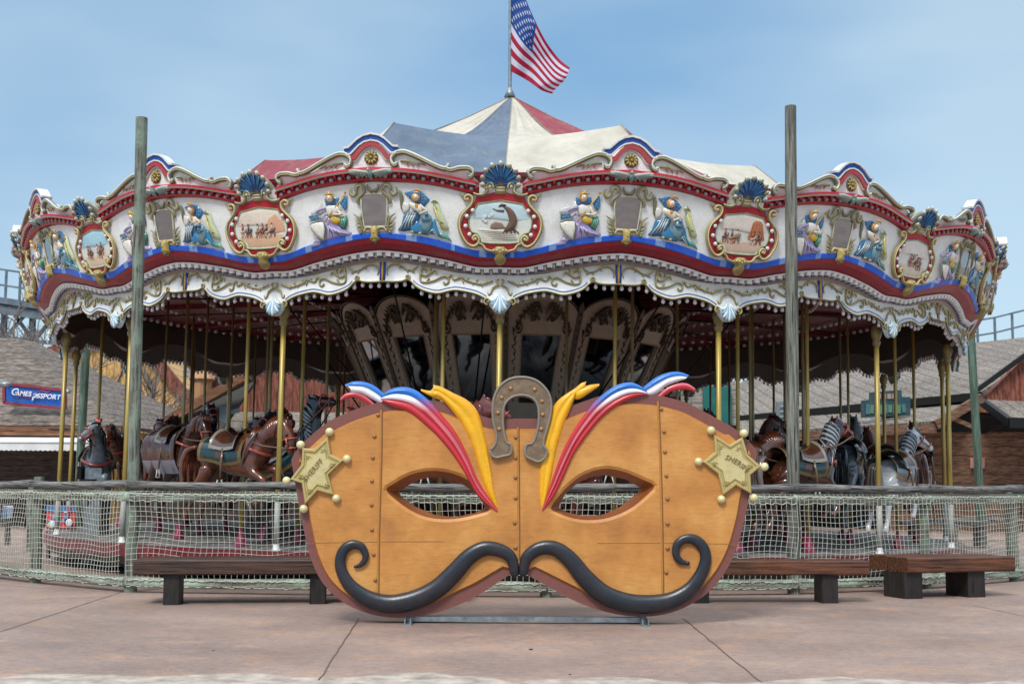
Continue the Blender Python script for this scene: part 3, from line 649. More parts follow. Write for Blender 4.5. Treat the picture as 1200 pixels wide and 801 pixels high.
# medallion pictures: plain painted scenes, each its own
def picture(kind):
    m = MB(TM)
    sky_ = {0: H('c6dfe4'), 1: H('e8dac8'), 2: H('e6dccf'), 3: H('a9d6e4'), 4: H('e6dfd6')}[kind % 5]; gr = {0: H('dcdccc'), 1: H('d9b391'), 2: H('d6bba6'), 3: H('dcc3a8'), 4: H('d6c8b6')}[kind % 5]
    m.prism(pf, 0, 2.5, H('dfe2da'))
    top = [(x, y) for x, y in pf if y <= 259]; m.puff([(-34, 257), (-30, 246), (-24, 240.5), (-8, 238.5), (8, 238.5), (24, 240.5), (30, 246), (34, 257), (14, 259), (-12, 256)], 2.4, .5, sky_)
    m.puff([(-32, 271), (-24, 268), (-6, 270), (14, 268), (32, 270), (22, 280), (20, 283.5), (-20, 283.5), (-22, 277)], 2.4, .5, gr)
    R_ = random.Random(kind*11+3)
    if kind % 5 == 0:            # a brown horse rearing on pale ground
        B = H('6f5148')
        m.tube([(4, 243, 3.2), (9, 246, 3.6), (13, 252, 3.8), (15, 260, 3.8), (11, 267, 3.8), (5, 270, 3.5)], [1.3, 3.0, 4.4, 4.8, 4.3, 2], B, 7, .35, sub=3, ref=(0, 0, 1))
        m.tube([(6, 242, 3.4), (1, 241, 3.4), (-2, 243, 3.2)], [2.0, 1.8, .8], H('59392f'), 6, .35, ref=(0, 0, 1))
        m.tube([(4, 248, 3.4), (-4, 247.5, 3.4), (-9, 245, 3.2)], [1.5, 1, .5], B, 6, .4, ref=(0, 0, 1))
        for x in (3, 7, 13, 18, 22): m.tube([(9+x*.2, 266, 3.5), (x, 274, 3.3)], [1.5, .6], H('5d4238'), 6, .4, ref=(0, 0, 1))
        m.puff([(-11, 264), (-6, 260), (2, 262), (6, 268), (-6, 269), (-12, 268)], 2.9, .6, H('8f7668'))
        for i in range(5): m.tube([(-26+i*4, 270+i*2.4, 2.9), (-4+i*3, 272+i*2.2, 3), (16+i, 273+i*2, 2.9)], [.3, .8, .3], H('a99f92'), 5)
        for i in range(6): m.ball((-20+R_.random()*12, 246+R_.random()*14, 2.9), 1.6+R_.random(), H('cfe0e2'), 6, 4, (1.3, 1, .15))
    else:
        if kind % 5 in (2,):
            m.puff([(7, 266), (12, 246), (16, 243), (24, 244), (27, 252), (31, 266), (20, 269)], 2.8, .7, H('b9744a'))
            for i in range(4): m.tube([(12+i*4.5, 247, 3.4), (11+i*5, 264, 3.3)], .5, H('8a4c30'), 5)
        if kind % 5 == 1: m.puff([(6, 262), (12, 250), (22, 244), (32, 256), (34, 266), (10, 268)], 2.7, .5, H('dca98a'))
        xs = {1: (-25, -17, -4, 3, 9, 16), 2: (-24, -15, -8, 14, 22), 3: (-18, -12, 6, 11, 16), 4: (-9, -3, 3, 9, 14)}[kind % 5]
        for i, x in enumerate(xs):
            c1 = (H('8a5a48'), H('c7ae9c'), H('6f4c44'), H('a97a5e'))[(i+kind) % 4]; y = 264+R_.uniform(-2, 3); 
            m.tube([(x-3.5, y+2, 3.1), (x, y+1.6, 3.4), (x+3, y, 3.3), (x+4.6, y-3, 3.1)], [1.2, 1.9, 1.6, .9], c1, 6, .4, sub=2, ref=(0, 0, 1))
            for q in (-3, -1, 2, 3.5): m.tube([(x+q, y+3, 3.1), (x+q+R_.uniform(-1, 1), y+9, 3)], [.7, .35], c1, 5, .5, ref=(0, 0, 1))
            m.tube([(x, y, 3.4), (x+.3, y-6, 3.5)], [1.4, 1.0], (H('a8413a'), H('58484a'), H('c9b9a0'))[i % 3], 6, .5, ref=(0, 0, 1)); m.ball((x+.4, y-7.7, 3.5), 1.2, H('7c5a4a'), 6, 4)
    return m
pics = [picture(k).mesh('painting', M['paint']) for k in range(5)]
# hanging lamps under the valance: one mesh for a single lamp, and a merged one for the far sides
def vlamp(m, s):
    j = abs(s); y = interp(valBot, j)
    if j < 15: return False
    b = Vector(TV(s, y+1, -7)); 
    m.T = None
    m.lathe([(.0, -.005), (.014, -.01), (.016, .035), (.0, .04)], H('8f7a45'), 6, (b.x, b.y, b.z))
    m.ball((b.x, b.y, b.z-.03), .024, H('e2dbdc'), 8, 6, (1, 1, 1.15)); return True
lampS = [s for s in [-134+268*i/26 for i in range(27)] if abs(s) > 17]
# assemble -----------------------------------------------------------
meshes = dict(crest_cap=cap_m.mesh('crest_cap', M['paint']),
    rosette=ro.mesh('rosette', M['paint']), crest_scroll=scrs[0].mesh('crest_scroll', M['paint']), crest_scroll_=scrs[1].mesh('crest_scroll', M['paint']), eagle=eg.mesh('eagle', M['paint']), mirror=mir.mesh('mirror', M['mirror']),
    mirror_frame=mf.mesh('mirror_frame', M['paint']), shield_relief=shieldlady().mesh('shield_relief', M['gloss']), flag_relief=flaglady().mesh('flag_relief', M['gloss']))
med_me = med.mesh('medallion', M['paint']); mfr_me = mfr.mesh('medallion_frame', M['paint']); sh_me = sh.mesh('scallop_shell', M['paint'])
val_me = val.mesh('valance', M['paint']); vo_me = vo.mesh('gilded_scrollwork', M['paint'])
def put(name, me, parent, rz=0, loc=(0, 0, 0)):
    o = bpy.data.objects.new(name, me); COL.objects.link(o); o.parent = parent; o.rotation_euler = (0, 0, rz); o.location = loc; return o
single = MB(); single.lathe([(.0, -.005), (.014, -.01), (.016, .035), (.0, .04)], H('8f7a45'), 6); single.ball((0, 0, -.028), .024, H('e2dbdc'), 8, 6, (1, 1, 1.25)); single_me = single.mesh('valance_lamp', M['bulb'])
rest = MB(); nsingle = 0; restc = MB(); restd = MB()
def rotp(p, a): return (p[0]*cos(a)-p[1]*sin(a), p[0]*sin(a)+p[1]*cos(a), p[2])
for k in range(N):
    kk = (k+N//2) % N-N//2              # -8..8
    rb = put('rounding_board', white_panel, car, RZ(kk+.5))
    for nm, me in meshes.items():
        if abs(kk+.5) > 4.6 and nm not in ('crest_cap', 'crest_scroll', 'crest_scroll_'): continue
        put(nm.rstrip('_'), me, rb)
    if abs(kk+.5) < 2:
        for q in cornice_pos: put('cornice_lamp', cl_me, rb, 0, TB(*q))
    elif abs(kk+.5) < 5.6:
        for q in cornice_pos: restc.ball(rotp(TB(*q), RZ(kk+.5)), 3.3*PXM, WHITE, 7, 5)
    if abs(kk+.5) < 1.6 or False:
        for q in lower_pos: put('dentil_lamp', ll_me, rb, 0, TB(*q))
    elif abs(kk+.5) < 5.6:
        for q in lower_pos: restd.ball(rotp(TB(*q), RZ(kk+.5)), 2.0*PXM, H('d9c7bb'), 6, 5, (1, 1, 1.5))
    va = put('valance', val_me, car, RZ(kk)); put('gilded_scrollwork', vo_me, va)
    if abs(kk) <= 4 or True:
        md = put('medallion', med_me, car, RZ(kk))
        if abs(kk) <= 4:
            put('medallion_frame', mfr_me, md); [put('medallion_lamp', ml_me, md, 0, TM(*q)) for q in medl]
            put('painting', pics[{0: 0, -1: 1, 1: 2, -2: 3, 2: 4}.get(kk, kk % 5)], md)
        put('scallop_shell', sh_me, md)
    for s in lampS:
        y = interp(valBot, abs(s)); p = Vector(TV(s, y+1.2, -5)); a = RZ(kk)
        q = Vector((p.x*cos(a)-p.y*sin(a), p.x*sin(a)+p.y*cos(a), p.z))
        if abs(kk) <= 1 or (abs(kk) == 2 and s*kk < 0):
            if nsingle < 96: put('valance_lamp', single_me, car, 0, q); nsingle += 1; continue
        rest.lathe([(.0, -.005), (.014, -.01), (.016, .035), (.0, .04)], H('8f7a45'), 5, q); rest.ball((q.x, q.y, q.z-.028), .024, H('e2dbdc'), 7, 5, (1, 1, 1.25))
restc.build('cornice_lamps', M['clear'], car)['kind'] = 'stuff'; restd.build('dentil_lamps', M['paint'], car)['kind'] = 'stuff'
rl = rest.build('valance_lamps', M['bulb'], car); rl['kind'] = 'stuff'
# poles carrying the edge -------------------------------------------
pm = MB(); pm.tube([(0, 0, .35), (0, 0, 3.15)], .032, H('c9ab4e'), 12)
pass
pole_me = pm.mesh('edge_pole', M['brass'])
cpm = MB(); cpm.lathe([(.03, 2.93), (.045, 2.95), (.055, 2.99), (.04, 3.01), (.06, 3.05), (.075, 3.12), (.04, 3.2)], H('8d7a45'), 12); cap_me = cpm.mesh('capital', M['paint'])
slv = MB(); slv.lathe([(.0, 0), (.055, 0), (.052, .015), (.038, .03), (.036, .08)], WHITE, 14, (0, 0, .35)); slv.tube([(0, 0, .41), (0, 0, .95)], .036, H('a9aca6'), 12); slv_me = slv.mesh('white_sleeve', M['plaster'])
for k in range(N):
    a = RZ((k+N//2) % N-N//2); o = put('edge_pole', pole_me, car, a, (7.0*sin(a), -7.0*cos(a), 0)); put('capital', cap_me, o); put('pole_sleeve', slv_me, o)
# deck, ceiling, sweeps, drive machinery -----------------------------
pl = MB(); pl.lathe([(0, .346), (7.08, .346)], H('8d8b87'), 102, smooth=False); pl.build('platform', M['deck'], car)
pr = MB(); pr.lathe([(7.08, .35), (7.13, .35), (7.13, .20), (7.06, .195), (7.04, .1), (6.6, .08)], [H('6e1b25'), H('6e1b25'), H('6c6862'), H('38332f'), H('38332f')], 102, smooth=False); pr.build('platform_rim', M['paint'], car)
ub = MB(); ub.lathe([(6.6, .3), (6.6, .0)], DARK, 51); ub.build('under_frame', M['black'], car)
ce = MB()
ce.lathe([(2.5, 4.22), (4.6, 4.14), (7.2, 4.05)], H('4f1119'), 102, smooth=False); ce.lathe([(7.2, 4.05), (7.5, 4.28), (7.55, 4.55)], H('3a342f'), 102, smooth=False)
ce.build('ceiling', M['maroon'], car)
sw_ = MB(); sw_.T = None
for k in range(N):
    a = RZ(k+.5); 
    sw_.obox((2.2*sin(a), -2.2*cos(a), 4.19), (7.15*sin(a), -7.15*cos(a), 4.03), .08, .10, H('5a1820'))
sw_.build('ceiling_beams', M['maroon'], car)
rb_ = MB()
for R_, n in ((6.75, 200), (5.9, 176), (5.0, 150), (4.1, 122), (3.3, 96)):
    for i in range(n):
        a = 2*pi*i/n; rb_.ball((R_*sin(a), -R_*cos(a), 3.995+(7.2-R_)*.035), .042, H('d9d0d2'), 6, 5)
o = rb_.build('ceiling_lamps', M['bulb'], car); o['kind'] = 'stuff'
cr_ = MB()
for k in range(N):
    a = RZ(k+.25); cr_.tube([(2.7*sin(a), -2.7*cos(a), 4.06), (6.6*sin(a), -6.6*cos(a), 3.99)], .014, DARK, 6)
cr_.build('crank_rods', M['black'], car)
# centre housing: flaring ring of arched mirror panels ----------------
NP = 16; HP = pi/NP
def TC(x, z, o):        # x -1..1 across one panel
    t = (z-1.9)/(3.92-1.9); r = 2.02+.95*t**1.15+o; a = HP*x
    return (r*sin(a), -r*cos(a), z)
PC = H('c6b5a3'); PG = H('4c3c2c')
pn = MB(TC)
def archy(x): return 3.55+.34*sqrt(max(0, 1-(x/1.0)**2))
vs = []; n = 24
hole = []
xs = [-.93+1.86*i/n for i in range(n+1)]
outer = [(x, archy(x)) for x in xs]+[(.93, 1.9), (-.93, 1.9)]
hole = [(-.55, 2.35), (.55, 2.35), (.55, 3.32), (-.55, 3.32)]
pn.prism(outer, -.05, .0, PC, PC, holes=[hole])
pn.tube([(p[0], p[1], .01) for p in outer[:n+1]], .02, PG, 6)
panel_me = pn.mesh('mirror_panel', M['paint'])
pmm = MB(TC); pmm.grid(lambda u, v: (-.56+1.12*u, 2.34+.99*v, -.03), 1, 1, H('aab0b4')); pmm_me = pmm.mesh('panel_mirror', M['mirror'])
po = MB(TC)
for g in (-1, 1):
    for i in range(9):
        z = 3.3-i*.105; po.tube([(g*.70, z, .012), (g*(.76+.06*(i % 2)), z-.05, .02), (g*.72, z-.1, .012)], [.012, .028, .012], PG, 6)
    po.tube([(g*(.1+.6*q), 3.52+.2*sin(pi*q)-.1*q, .02) for q in [i/10 for i in range(11)]], .022, PG, 6)
    sp = spiral(0, 0, .02, .09, 0, 1.3*g, .02, 10)
    po.tube([(g*.28+p[0]*1.6, 3.6+p[1], .02) for p in sp], .018, PG, 5); po.tube([(g*.66+p[0]*1.4, 3.42+p[1], .02) for p in sp], .018, PG, 5)
    for q in range(8):
        f = q/7; x0 = .12+.62*f; z0 = 3.72-.36*f*f
        po.tube([(g*x0, z0, .015), (g*(x0+.07), z0+.05, .03), (g*(x0+.03), z0-.07, .015)], [.012, .026, .01], PG, 5)
    po.tube([(g*p[0], p[1], .02) for p in ((.06, 3.62), (.16, 3.74), (.3, 3.70), (.34, 3.58), (.24, 3.52), (.2, 3.6), (.27, 3.64))], [.02, .03, .03, .026, .02, .016, .01], PG, 6, sub=3)
    po.tube([(g*.55, 2.35, .01), (g*.55, 3.32, .01)], .012, H('b3a081'), 5)
po.tube([(-.55, 3.32, .01), (.55, 3.32, .01)], .012, H('b3a081'), 5)
po_me = po.mesh('panel_scrollwork', M['paint'])
rbm = MB(TC)
rbm.prism([(.93, 1.9), (1.07, 1.9), (1.07, 3.72), (1.0, 3.8), (.93, 3.72)], -.05, .035, H('6b5c4f'))
for i in range(16): rbm.ball((1.0, 2.0+i*.108, .045), .03, H('3a2e24'), 6, 4)
rib_me = rbm.mesh('panel_rib', M['paint'])
for k in range(NP):
    a = (k+.5)*2*HP+DELTA; p = put('mirror_panel', panel_me, car, a); put('panel_mirror', pmm_me, p); put('panel_scrollwork', po_me, p); put('panel_rib', rib_me, p)
dr = MB(); dr.lathe([(1.95, .35), (1.95, 1.9), (2.02, 1.92)], [H('4a1d1d'), H('7a6a5c')], 32); dr.lathe([(2.6, 3.9), (1.5, 4.2)], DARK, 32)
for k in range(NP):
    a = (k)*2*HP; dr.obox((1.97*sin(a), -1.97*cos(a), .36), (1.97*sin(a), -1.97*cos(a), 1.9), .12, .05, H('8a7a5c'), (sin(a), -cos(a), 0))
dr.build('centre_drum', M['paint'], car)
for k in range(9):
    a = RZ(k*2-.6); b = a+.16
    br = MB(); br.tube([(2.2*sin(a), -2.2*cos(a), 2.0), (3.9*sin(b), -3.9*cos(b), 4.1)], .013, DARK, 6); br.build('brace_rod', M['black'], car)
# tent roof ----------------------------------------------------------
tn = MB(); TR = [H('bfb9ab'), H('8c3f49'), H('bfb9ab'), H('5b6c80')]
def ringpt(i): a = i*pi/8+DELTA; r, z = (3.37, 6.05) if i % 2 == 0 else (4.15, 6.13); return Vector((r*sin(a), -r*cos(a), z))
for i in range(16):
    a, b = ringpt(i), ringpt(i+1); ap = Vector((0, 0, 7.68)); c = TR[i % 4]
    a0 = i*pi/8+DELTA; a1 = (i+1)*pi/8+DELTA
    ea = Vector((5.9*sin(a0), -5.9*cos(a0), 4.85)); eb = Vector((5.9*sin(a1), -5.9*cos(a1), 4.85))
    def up(u, v):
        p = a.lerp(b, v); q = ap.lerp(p, u); w_ = v if i % 2 == 0 else 1-v; s_ = sin(pi*u**1.15)*(.12+.36*w_)+sin(pi*v)*u*.03; wr = .014*sin(pi*u)*sin(v*23+i*2.1+3*u)+.01*sin(pi*u)*sin(v*41+u*9+i); return (q.x, q.y, q.z-s_+wr)
    def dn(u, v):
        p = a.lerp(b, v); q0 = ea.lerp(eb, v); q = p.lerp(q0, u); s_ = (sin(pi*v)*.03*(1-u)) + sin(pi*u)*.09; wr = .018*sin(pi*min(1, u*1.2))*sin(v*19+i*1.7)+.012*sin(pi*u)*sin(v*37+u*5+i); return (q.x, q.y, q.z-s_+wr)
    tn.grid(up, 20, 28, c); tn.grid(dn, 12, 28, c)
    def lo(u, v):
        q0 = ea.lerp(eb, v); r2 = 1+.29*u; return (q0.x*r2, q0.y*r2, q0.z-.35*u)
    tn.grid(lo, 2, 4, c)
m, nt_, bs_ = newmat('weathered_canvas'); a_ = nt_.nodes.new('ShaderNodeAttribute'); a_.attribute_name = 'paint'
n_ = noise(nt_, 1.6, 8, coords(nt_), .7); n2_ = noise(nt_, 5, 6, coords(nt_, (1, 1, .25)), .7)
c_ = mixc(nt_, a_.outputs['Color'], ramp(nt_, n_.outputs['Fac'], [(.3, (.72, .72, .70)), (.65, (1.05, 1.05, 1.05))]).outputs[0], 1.0, 'MULTIPLY')
c_ = mixc(nt_, c_, H('9a9488'), ramp(nt_, n2_.outputs['Fac'], [(.5, (0, 0, 0)), (.8, (.4, .4, .4))]).outputs[0])
lnk(nt_, c_, bs_.inputs['Base Color']); bs_.inputs['Roughness'].default_value = .8; bump(nt_, bs_, n2_.outputs['Fac'], .5, .03); M['canvas'] = m
tn.build('tent_roof', M['canvas'], car)
sn = MB()
for i in range(16):
    a0 = i*pi/8+DELTA; p = ringpt(i); ap = Vector((0, 0, 7.68)); w_ = 0 if i % 2 == 0 else 1
    sn.tube([tuple(ap.lerp(p, u)-Vector((0, 0, sin(pi*u**1.15)*(.12+.36*w_)-.006))) for u in [q/16 for q in range(17)]], .008, H('8f8a80'), 5)
    sn.tube([tuple(p.lerp(Vector((5.9*sin(a0), -5.9*cos(a0), 4.85)), u)-Vector((0, 0, sin(pi*u)*.09-.006))) for u in [q/8 for q in range(9)]], .008, H('8f8a80'), 5)
sn.build('roof_seams', M['plaster'], car)
tf = MB()
for i in range(16):
    a = ringpt(i); tf.tube([(a.x, a.y, 4.3), (a.x, a.y, a.z-.03)], .03, DARK, 6)
tf.build('roof_frame', M['black'], car)
# ---- flagpole and flag on top
fp = MB(); fp.lathe([(.03, 0), (.03, 2.6), (.028, 3.6), (0, 3.62)], H('8f8c80'), 10); fp.lathe([(.0, 0), (.10, .0), (.06, .1), (.03, .16)], H('66707a'), 10)
fpo = fp.build('flagpole', M['steel']); fpo.location = at(597.5, 114, D); tag(fpo, 'thin grey flagpole rising from the peak of the tent roof', 'flagpole')
TOPE = catmull([(599, -38, 0), (612, -10, 0), (624, 19, 0), (638, 46, 0), (655, 68, 0), (669.5, 79.5, 0)], 12)
BOTE = catmull([(599, 84, 0), (610, 90, 0), (622, 97, 0), (636, 106, 0), (648, 110, 0)], 15)
def samp(P, u): x = u*(len(P)-1); i = min(int(x), len(P)-2); return P[i].lerp(P[i+1], x-i)
def FL(u, v, lift=0):
    p = samp(TOPE, u).lerp(samp(BOTE, u), v); y = p.y+2.5*sin(pi*v)*sin(u*9)
    q = at(p.x+1.6*sin(v*7+u*5)*u, y, D+.15*sin(u*10+v*4.5)*min(1, u*3)-.05-lift); return q
fl = MB(); NV = 52; NU = 60
def fcol(u, v):
    if u < .46 and v < 7/13: return H('1f4a8f')
    return H('a8203c') if int(v*13) % 2 == 0 else H('d5d2e0')
fl.grid(lambda u, v: tuple(FL(u, v)), NU, NV, fcol)
for r_ in range(9):
    for c in range(6 if r_ % 2 == 0 else 5):
        cu = (.038+c*.0767) if r_ % 2 == 0 else (.0767+c*.0767); cv = (r_+.9)/9.9*7/13
        pts = []
        for q in range(10):
            rr = 1 if q % 2 == 0 else .42; th = pi/2+q*pi/5; pts.append(tuple(FL(cu+.024*rr*cos(th)*1.15, cv-.021*rr*sin(th), .02)))
        cc_ = tuple(FL(cu, cv, .02)); fl.add([cc_]+pts, [(0, 1+q, 1+(q+1) % 10) for q in range(10)], H('e6e6ee'))
m, nt_, bs_ = newmat('flag_cloth'); a_ = nt_.nodes.new('ShaderNodeAttribute'); a_.attribute_name = 'paint'; lnk(nt_, a_.outputs['Color'], bs_.inputs['Base Color']); bs_.inputs['Roughness'].default_value = .8
tr_ = nt_.nodes.new('ShaderNodeBsdfTranslucent'); lnk(nt_, a_.outputs['Color'], tr_.inputs['Color']); mx_ = nt_.nodes.new('ShaderNodeMixShader'); mx_.inputs[0].default_value = .45
lnk(nt_, bs_.outputs[0], mx_.inputs[1]); lnk(nt_, tr_.outputs[0], mx_.inputs[2]); lnk(nt_, mx_.outputs[0], nt_.nodes['Material Output'].inputs[0]); M['flag'] = m
tag(fl.build('flag', M['flag']), 'drooping stars and stripes flag flying from the flagpole above the tent roof', 'flag')
# ================================================================== THE BIG MASK
YM = 11.0
def TK(u, v, o):                    # picture-scale outline, at its true distance; o = metres towards the viewer
    p = at(u, v, YM); return (p.x, p.y-o, p.z)
mask = thing('mask', 'giant tan masquerade mask with curled black moustache standing on the paving', 'mask sculpture')
mo = TK(611, 726, 0); mask.location = (mo[0], mo[1], 0)
def TKL(u, v, o): p = TK(u, v, o); return (p[0]-mo[0], p[1]-mo[1], p[2])
def seg(pts, n=6, closed=True):
    P = [Vector((p[0], p[1], 0)) for p in pts]
    if closed:
        m = len(P); Q = []
        for i in range(m):
            p0, p1, p2, p3 = P[i-1], P[i], P[(i+1) % m], P[(i+2) % m]
            for k in range(n):
                t = k/n; Q.append(.5*((2*p1)+(p2-p0)*t+(2*p0-5*p1+4*p2-p3)*t*t+(3*p1-p0-3*p2+p3)*t**3))
        return [(q.x, q.y) for q in Q]
    return [(q.x, q.y) for q in catmull(P, n)]
Lp = [(606,490),(576,490),(548,480.5),(520,471),(490,467.5),(462,468),(440,472),(420,478),(400,486),(380,497),(362,512),(349,525),(341,538)]
Lq = [(345,562),(350,592),(356,622),(362,648),(372,673),(384,690),(400,704),(420,714.5),(442,721),(466,723.5),(490,722),(514,717),(540,707),(562,696),(582,683),(598,672.5)]
Rq = [(614,671),(630,680),(648,690),(668,701),(692,711),(716,718),(744,722),(770,721),(794,715),(816,704),(834,690),(850,670),(862,646),(870,620),(876,594),(881,566),(885,545)]
Rp = [(888,528),(876,515),(860,501),(842,491),(824,481),(806,472),(790,467),(772,463),(752,461),(730,460.5),(706,463),(684,470),(664,477.5),(646,484.5),(630,490)]
OUT = seg(Lp, 4, False)+seg(Lq, 4, False)[1:]+seg(Rq, 4, False)+seg(Rp, 4, False)
def inset(pts, d):
    n = len(pts); out = []; ar = sum(pts[i][0]*pts[(i+1) % n][1]-pts[(i+1) % n][0]*pts[i][1] for i in range(n)); s_ = 1 if ar > 0 else -1
    for i in range(n):
        a, b, c = pts[i-1], pts[i], pts[(i+1) % n]
        tx, ty = c[0]-a[0], c[1]-a[1]; L = hypot(tx, ty) or 1
        dd = d(b) if callable(d) else d
        out.append((b[0]-s_*ty/L*dd, b[1]+s_*tx/L*dd))
    return out
def bord(p):                        # width of the brown border: broad along the top and under the moustache
    if p[1] > 600: return 9 if abs(p[0]-607) > 150 else 9+5*(1-abs(abs(p[0]-607)-60)/90) if abs(p[0]-607) > 10 else 6
    if p[1] < 500: return 12
    return 9.5
IN = inset(OUT, bord)
EL = seg([(452.5,574),(462,566),(478,557),(496,552),(514,551.5),(532,555),(548,562),(562,574),(570,586),(574,597),(560,602),(540,606.5),(520,608),(500,605.5),(482,598),(466,587)], 3)
ER = seg([(645.5,595.5),(654,582),(666,569),(680,558),(698,550.5),(716,549),(736,554),(752,561),(767,569),(758,580),(744,592),(728,601),(708,607.5),(688,609),(670,606.5),(655,601)], 3)
BR = H('7a4a44'); TAN = H('c78838'); TAN2 = H('a9713a')
mb = MB(TKL)
mb.prism(OUT, -.17, -.012, BR, BR, holes=[inset(EL, -3), inset(ER, -3)])
mb.build('mask_body', M['mask'], mask)
def mask_leather():
    m, nt, bs = newmat('painted_leather_look'); v = coords(nt)
    n = noise(nt, 2.0, 6, v, .6); n2 = noise(nt, 14, 8, coords(nt, (.6, 1, 3.5)), .75); n3 = noise(nt, 60, 4, coords(nt, (1, 1, 3)))
    c = ramp(nt, n.outputs['Fac'], [(.3, H('a56c34')), (.5, H('bf833f')), (.7, H('d09a55'))]).outputs[0]
    c = mixc(nt, c, ramp(nt, n2.outputs['Fac'], [(.3, (.80, .76, .70)), (.52, (1, 1, 1)), (.75, (1.08, 1.06, 1.02))]).outputs[0], .9, 'MULTIPLY')
    vor = nt.nodes.new('ShaderNodeTexNoise'); vor.inputs['Scale'].default_value = 30; lnk(nt, v, vor.inputs['Vector'])
    c = mixc(nt, c, H('5a3a20'), ramp(nt, vor.outputs['Fac'], [(.74, (0, 0, 0)), (.80, (.35, .35, .35))]).outputs[0])
    # a warmer brown airbrushed fringe: position-based paint of the object itself
    a = nt.nodes.new('ShaderNodeAttribute'); a.attribute_name = 'paint'
    c = mixc(nt, c, a.outputs['Color'], 1.0, 'MULTIPLY')
    sep = nt.nodes.new('ShaderNodeSeparateXYZ'); lnk(nt, v, sep.inputs[0]); gn = noise(nt, 7, 6, v, .7)
    ad = nt.nodes.new('ShaderNodeMath'); ad.operation = 'MULTIPLY_ADD'; lnk(nt, gn.outputs['Fac'], ad.inputs[0]); ad.inputs[1].default_value = .35; lnk(nt, sep.outputs['Z'], ad.inputs[2])
    c = mixc(nt, c, H('7d6650'), ramp(nt, ad.outputs[0], [(.22, (.55, .55, .55)), (.42, (0, 0, 0))]).outputs[0])     # greyer brown towards the bottom edge
    lnk(nt, c, bs.inputs['Base Color']); bs.inputs['Roughness'].default_value = .46
    bump(nt, bs, n3.outputs['Fac'], .25, .006); return m
M['leather'] = mask_leather()
fc = MB(TKL)
IN2 = inset(IN, 2.0); ELo = inset(EL, -3.5); ERo = inset(ER, -3.5)
fc.prism(IN2, -.03, .012, (1, 1, 1), holes=[ELo, ERo], back=False)
for a, b in ((IN, IN2),):
    n = len(a); vs = [(p[0], p[1], -.008) for p in a]+[(p[0], p[1], .012) for p in b]
    fc.add(vs, [(i, (i+1) % n, n+(i+1) % n, n+i) for i in range(n)], (.8, .68, .6))
OL = seg([(464.7,577),(474,570),(485,563.5),(504,558),(523,559.3),(542,567.6),(556,577),(564,587),(568,595),(556,601),(532,606),(509,603.6),(485,593.7),(472,584.5)], 1)
OR_ = seg([(655,594.8),(662.4,579.8),(677.4,566),(695,558),(712.4,556.5),(735,561),(754.8,572.3),(745,580.5),(727.4,594.8),(707.4,603.5),(687.4,604.8),(667.4,601)], 1)
def resamp(loop, ref):
    cx = sum(p[0] for p in loop)/len(loop); cy = sum(p[1] for p in loop)/len(loop); rx = sum(p[0] for p in ref)/len(ref); ry = sum(p[1] for p in ref)/len(ref); out = []
    for p in ref:
        d = (p[0]-rx, p[1]-ry); best = 0; n_ = len(loop)
        for i in range(n_):
            a, b = loop[i], loop[(i+1) % n_]; ax_, ay = a[0]-cx, a[1]-cy; bx, by = b[0]-a[0], b[1]-a[1]; det = d[0]*(-by)+d[1]*bx
            if abs(det) < 1e-9: continue
            t = (ax_*(-by)+ay*bx)/det; q = (d[0]*ay-d[1]*ax_)/det
            if t > 0 and -1e-6 <= q <= 1+1e-6: best = max(best, t)
        out.append((cx+d[0]*best, cy+d[1]*best))
    return out
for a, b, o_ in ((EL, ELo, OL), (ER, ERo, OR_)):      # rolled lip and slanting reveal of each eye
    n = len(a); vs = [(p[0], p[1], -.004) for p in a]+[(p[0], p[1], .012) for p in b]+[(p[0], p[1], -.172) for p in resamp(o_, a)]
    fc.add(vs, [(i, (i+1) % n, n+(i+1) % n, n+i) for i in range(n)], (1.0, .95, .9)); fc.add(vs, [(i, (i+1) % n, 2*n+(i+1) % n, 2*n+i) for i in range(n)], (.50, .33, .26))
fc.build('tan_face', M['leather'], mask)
for pts in ([(447, 480), (446.5, 540), (444, 620), (443, 702)], [(607, 500), (607.5, 560), (608, 655)], [(771, 470), (773.5, 540), (775.5, 620), (776.5, 700)]):
    sm2 = MB(TKL); P = catmull([(x, y, 0) for x, y in pts], 8); vs = []
    for p in P: vs += [(p.x-1.5, p.y, .0125), (p.x-.7, p.y, .0185), (p.x+.3, p.y, .0185), (p.x+.9, p.y, .0125)]
    sm2.add(vs, [(4*i+k, 4*i+4+k, 4*i+5+k, 4*i+1+k) for i in range(len(P)-1) for k in range(3)], H('b47c3c'))
    vs = []
    for p in P: vs += [(p.x+1.0, p.y, .0128), (p.x+1.9, p.y, .0128)]
    sm2.add(vs, [(2*i, 2*i+2, 2*i+3, 2*i+1) for i in range(len(P)-1)], H('6b431f')); sm2.build('seam', M['mask'], mask)
for pts in ([(359, 636), (443, 634.5), (520, 634)], [(700, 636), (776, 636), (866, 637)]):
    sm2 = MB(TKL); P = catmull([(x, y, 0) for x, y in pts], 5); vs = []
    for p in P: vs += [(p.x, p.y-.35, .0134), (p.x, p.y+.35, .0134)]
    sm2.add(vs, [(2*i, 2*i+2, 2*i+3, 2*i+1) for i in range(len(P)-1)], H('92622f')); sm2.build('seam', M['mask'], mask)
PXK = (TK(700, 500, 0)[0]-TK(600, 500, 0)[0])/100
class MK(MB):
    """builder whose units are picture px in all three directions"""
    def __init__(s): super().__init__(lambda u, v, o: TKL(u, v, o*PXK))
rv = MB()
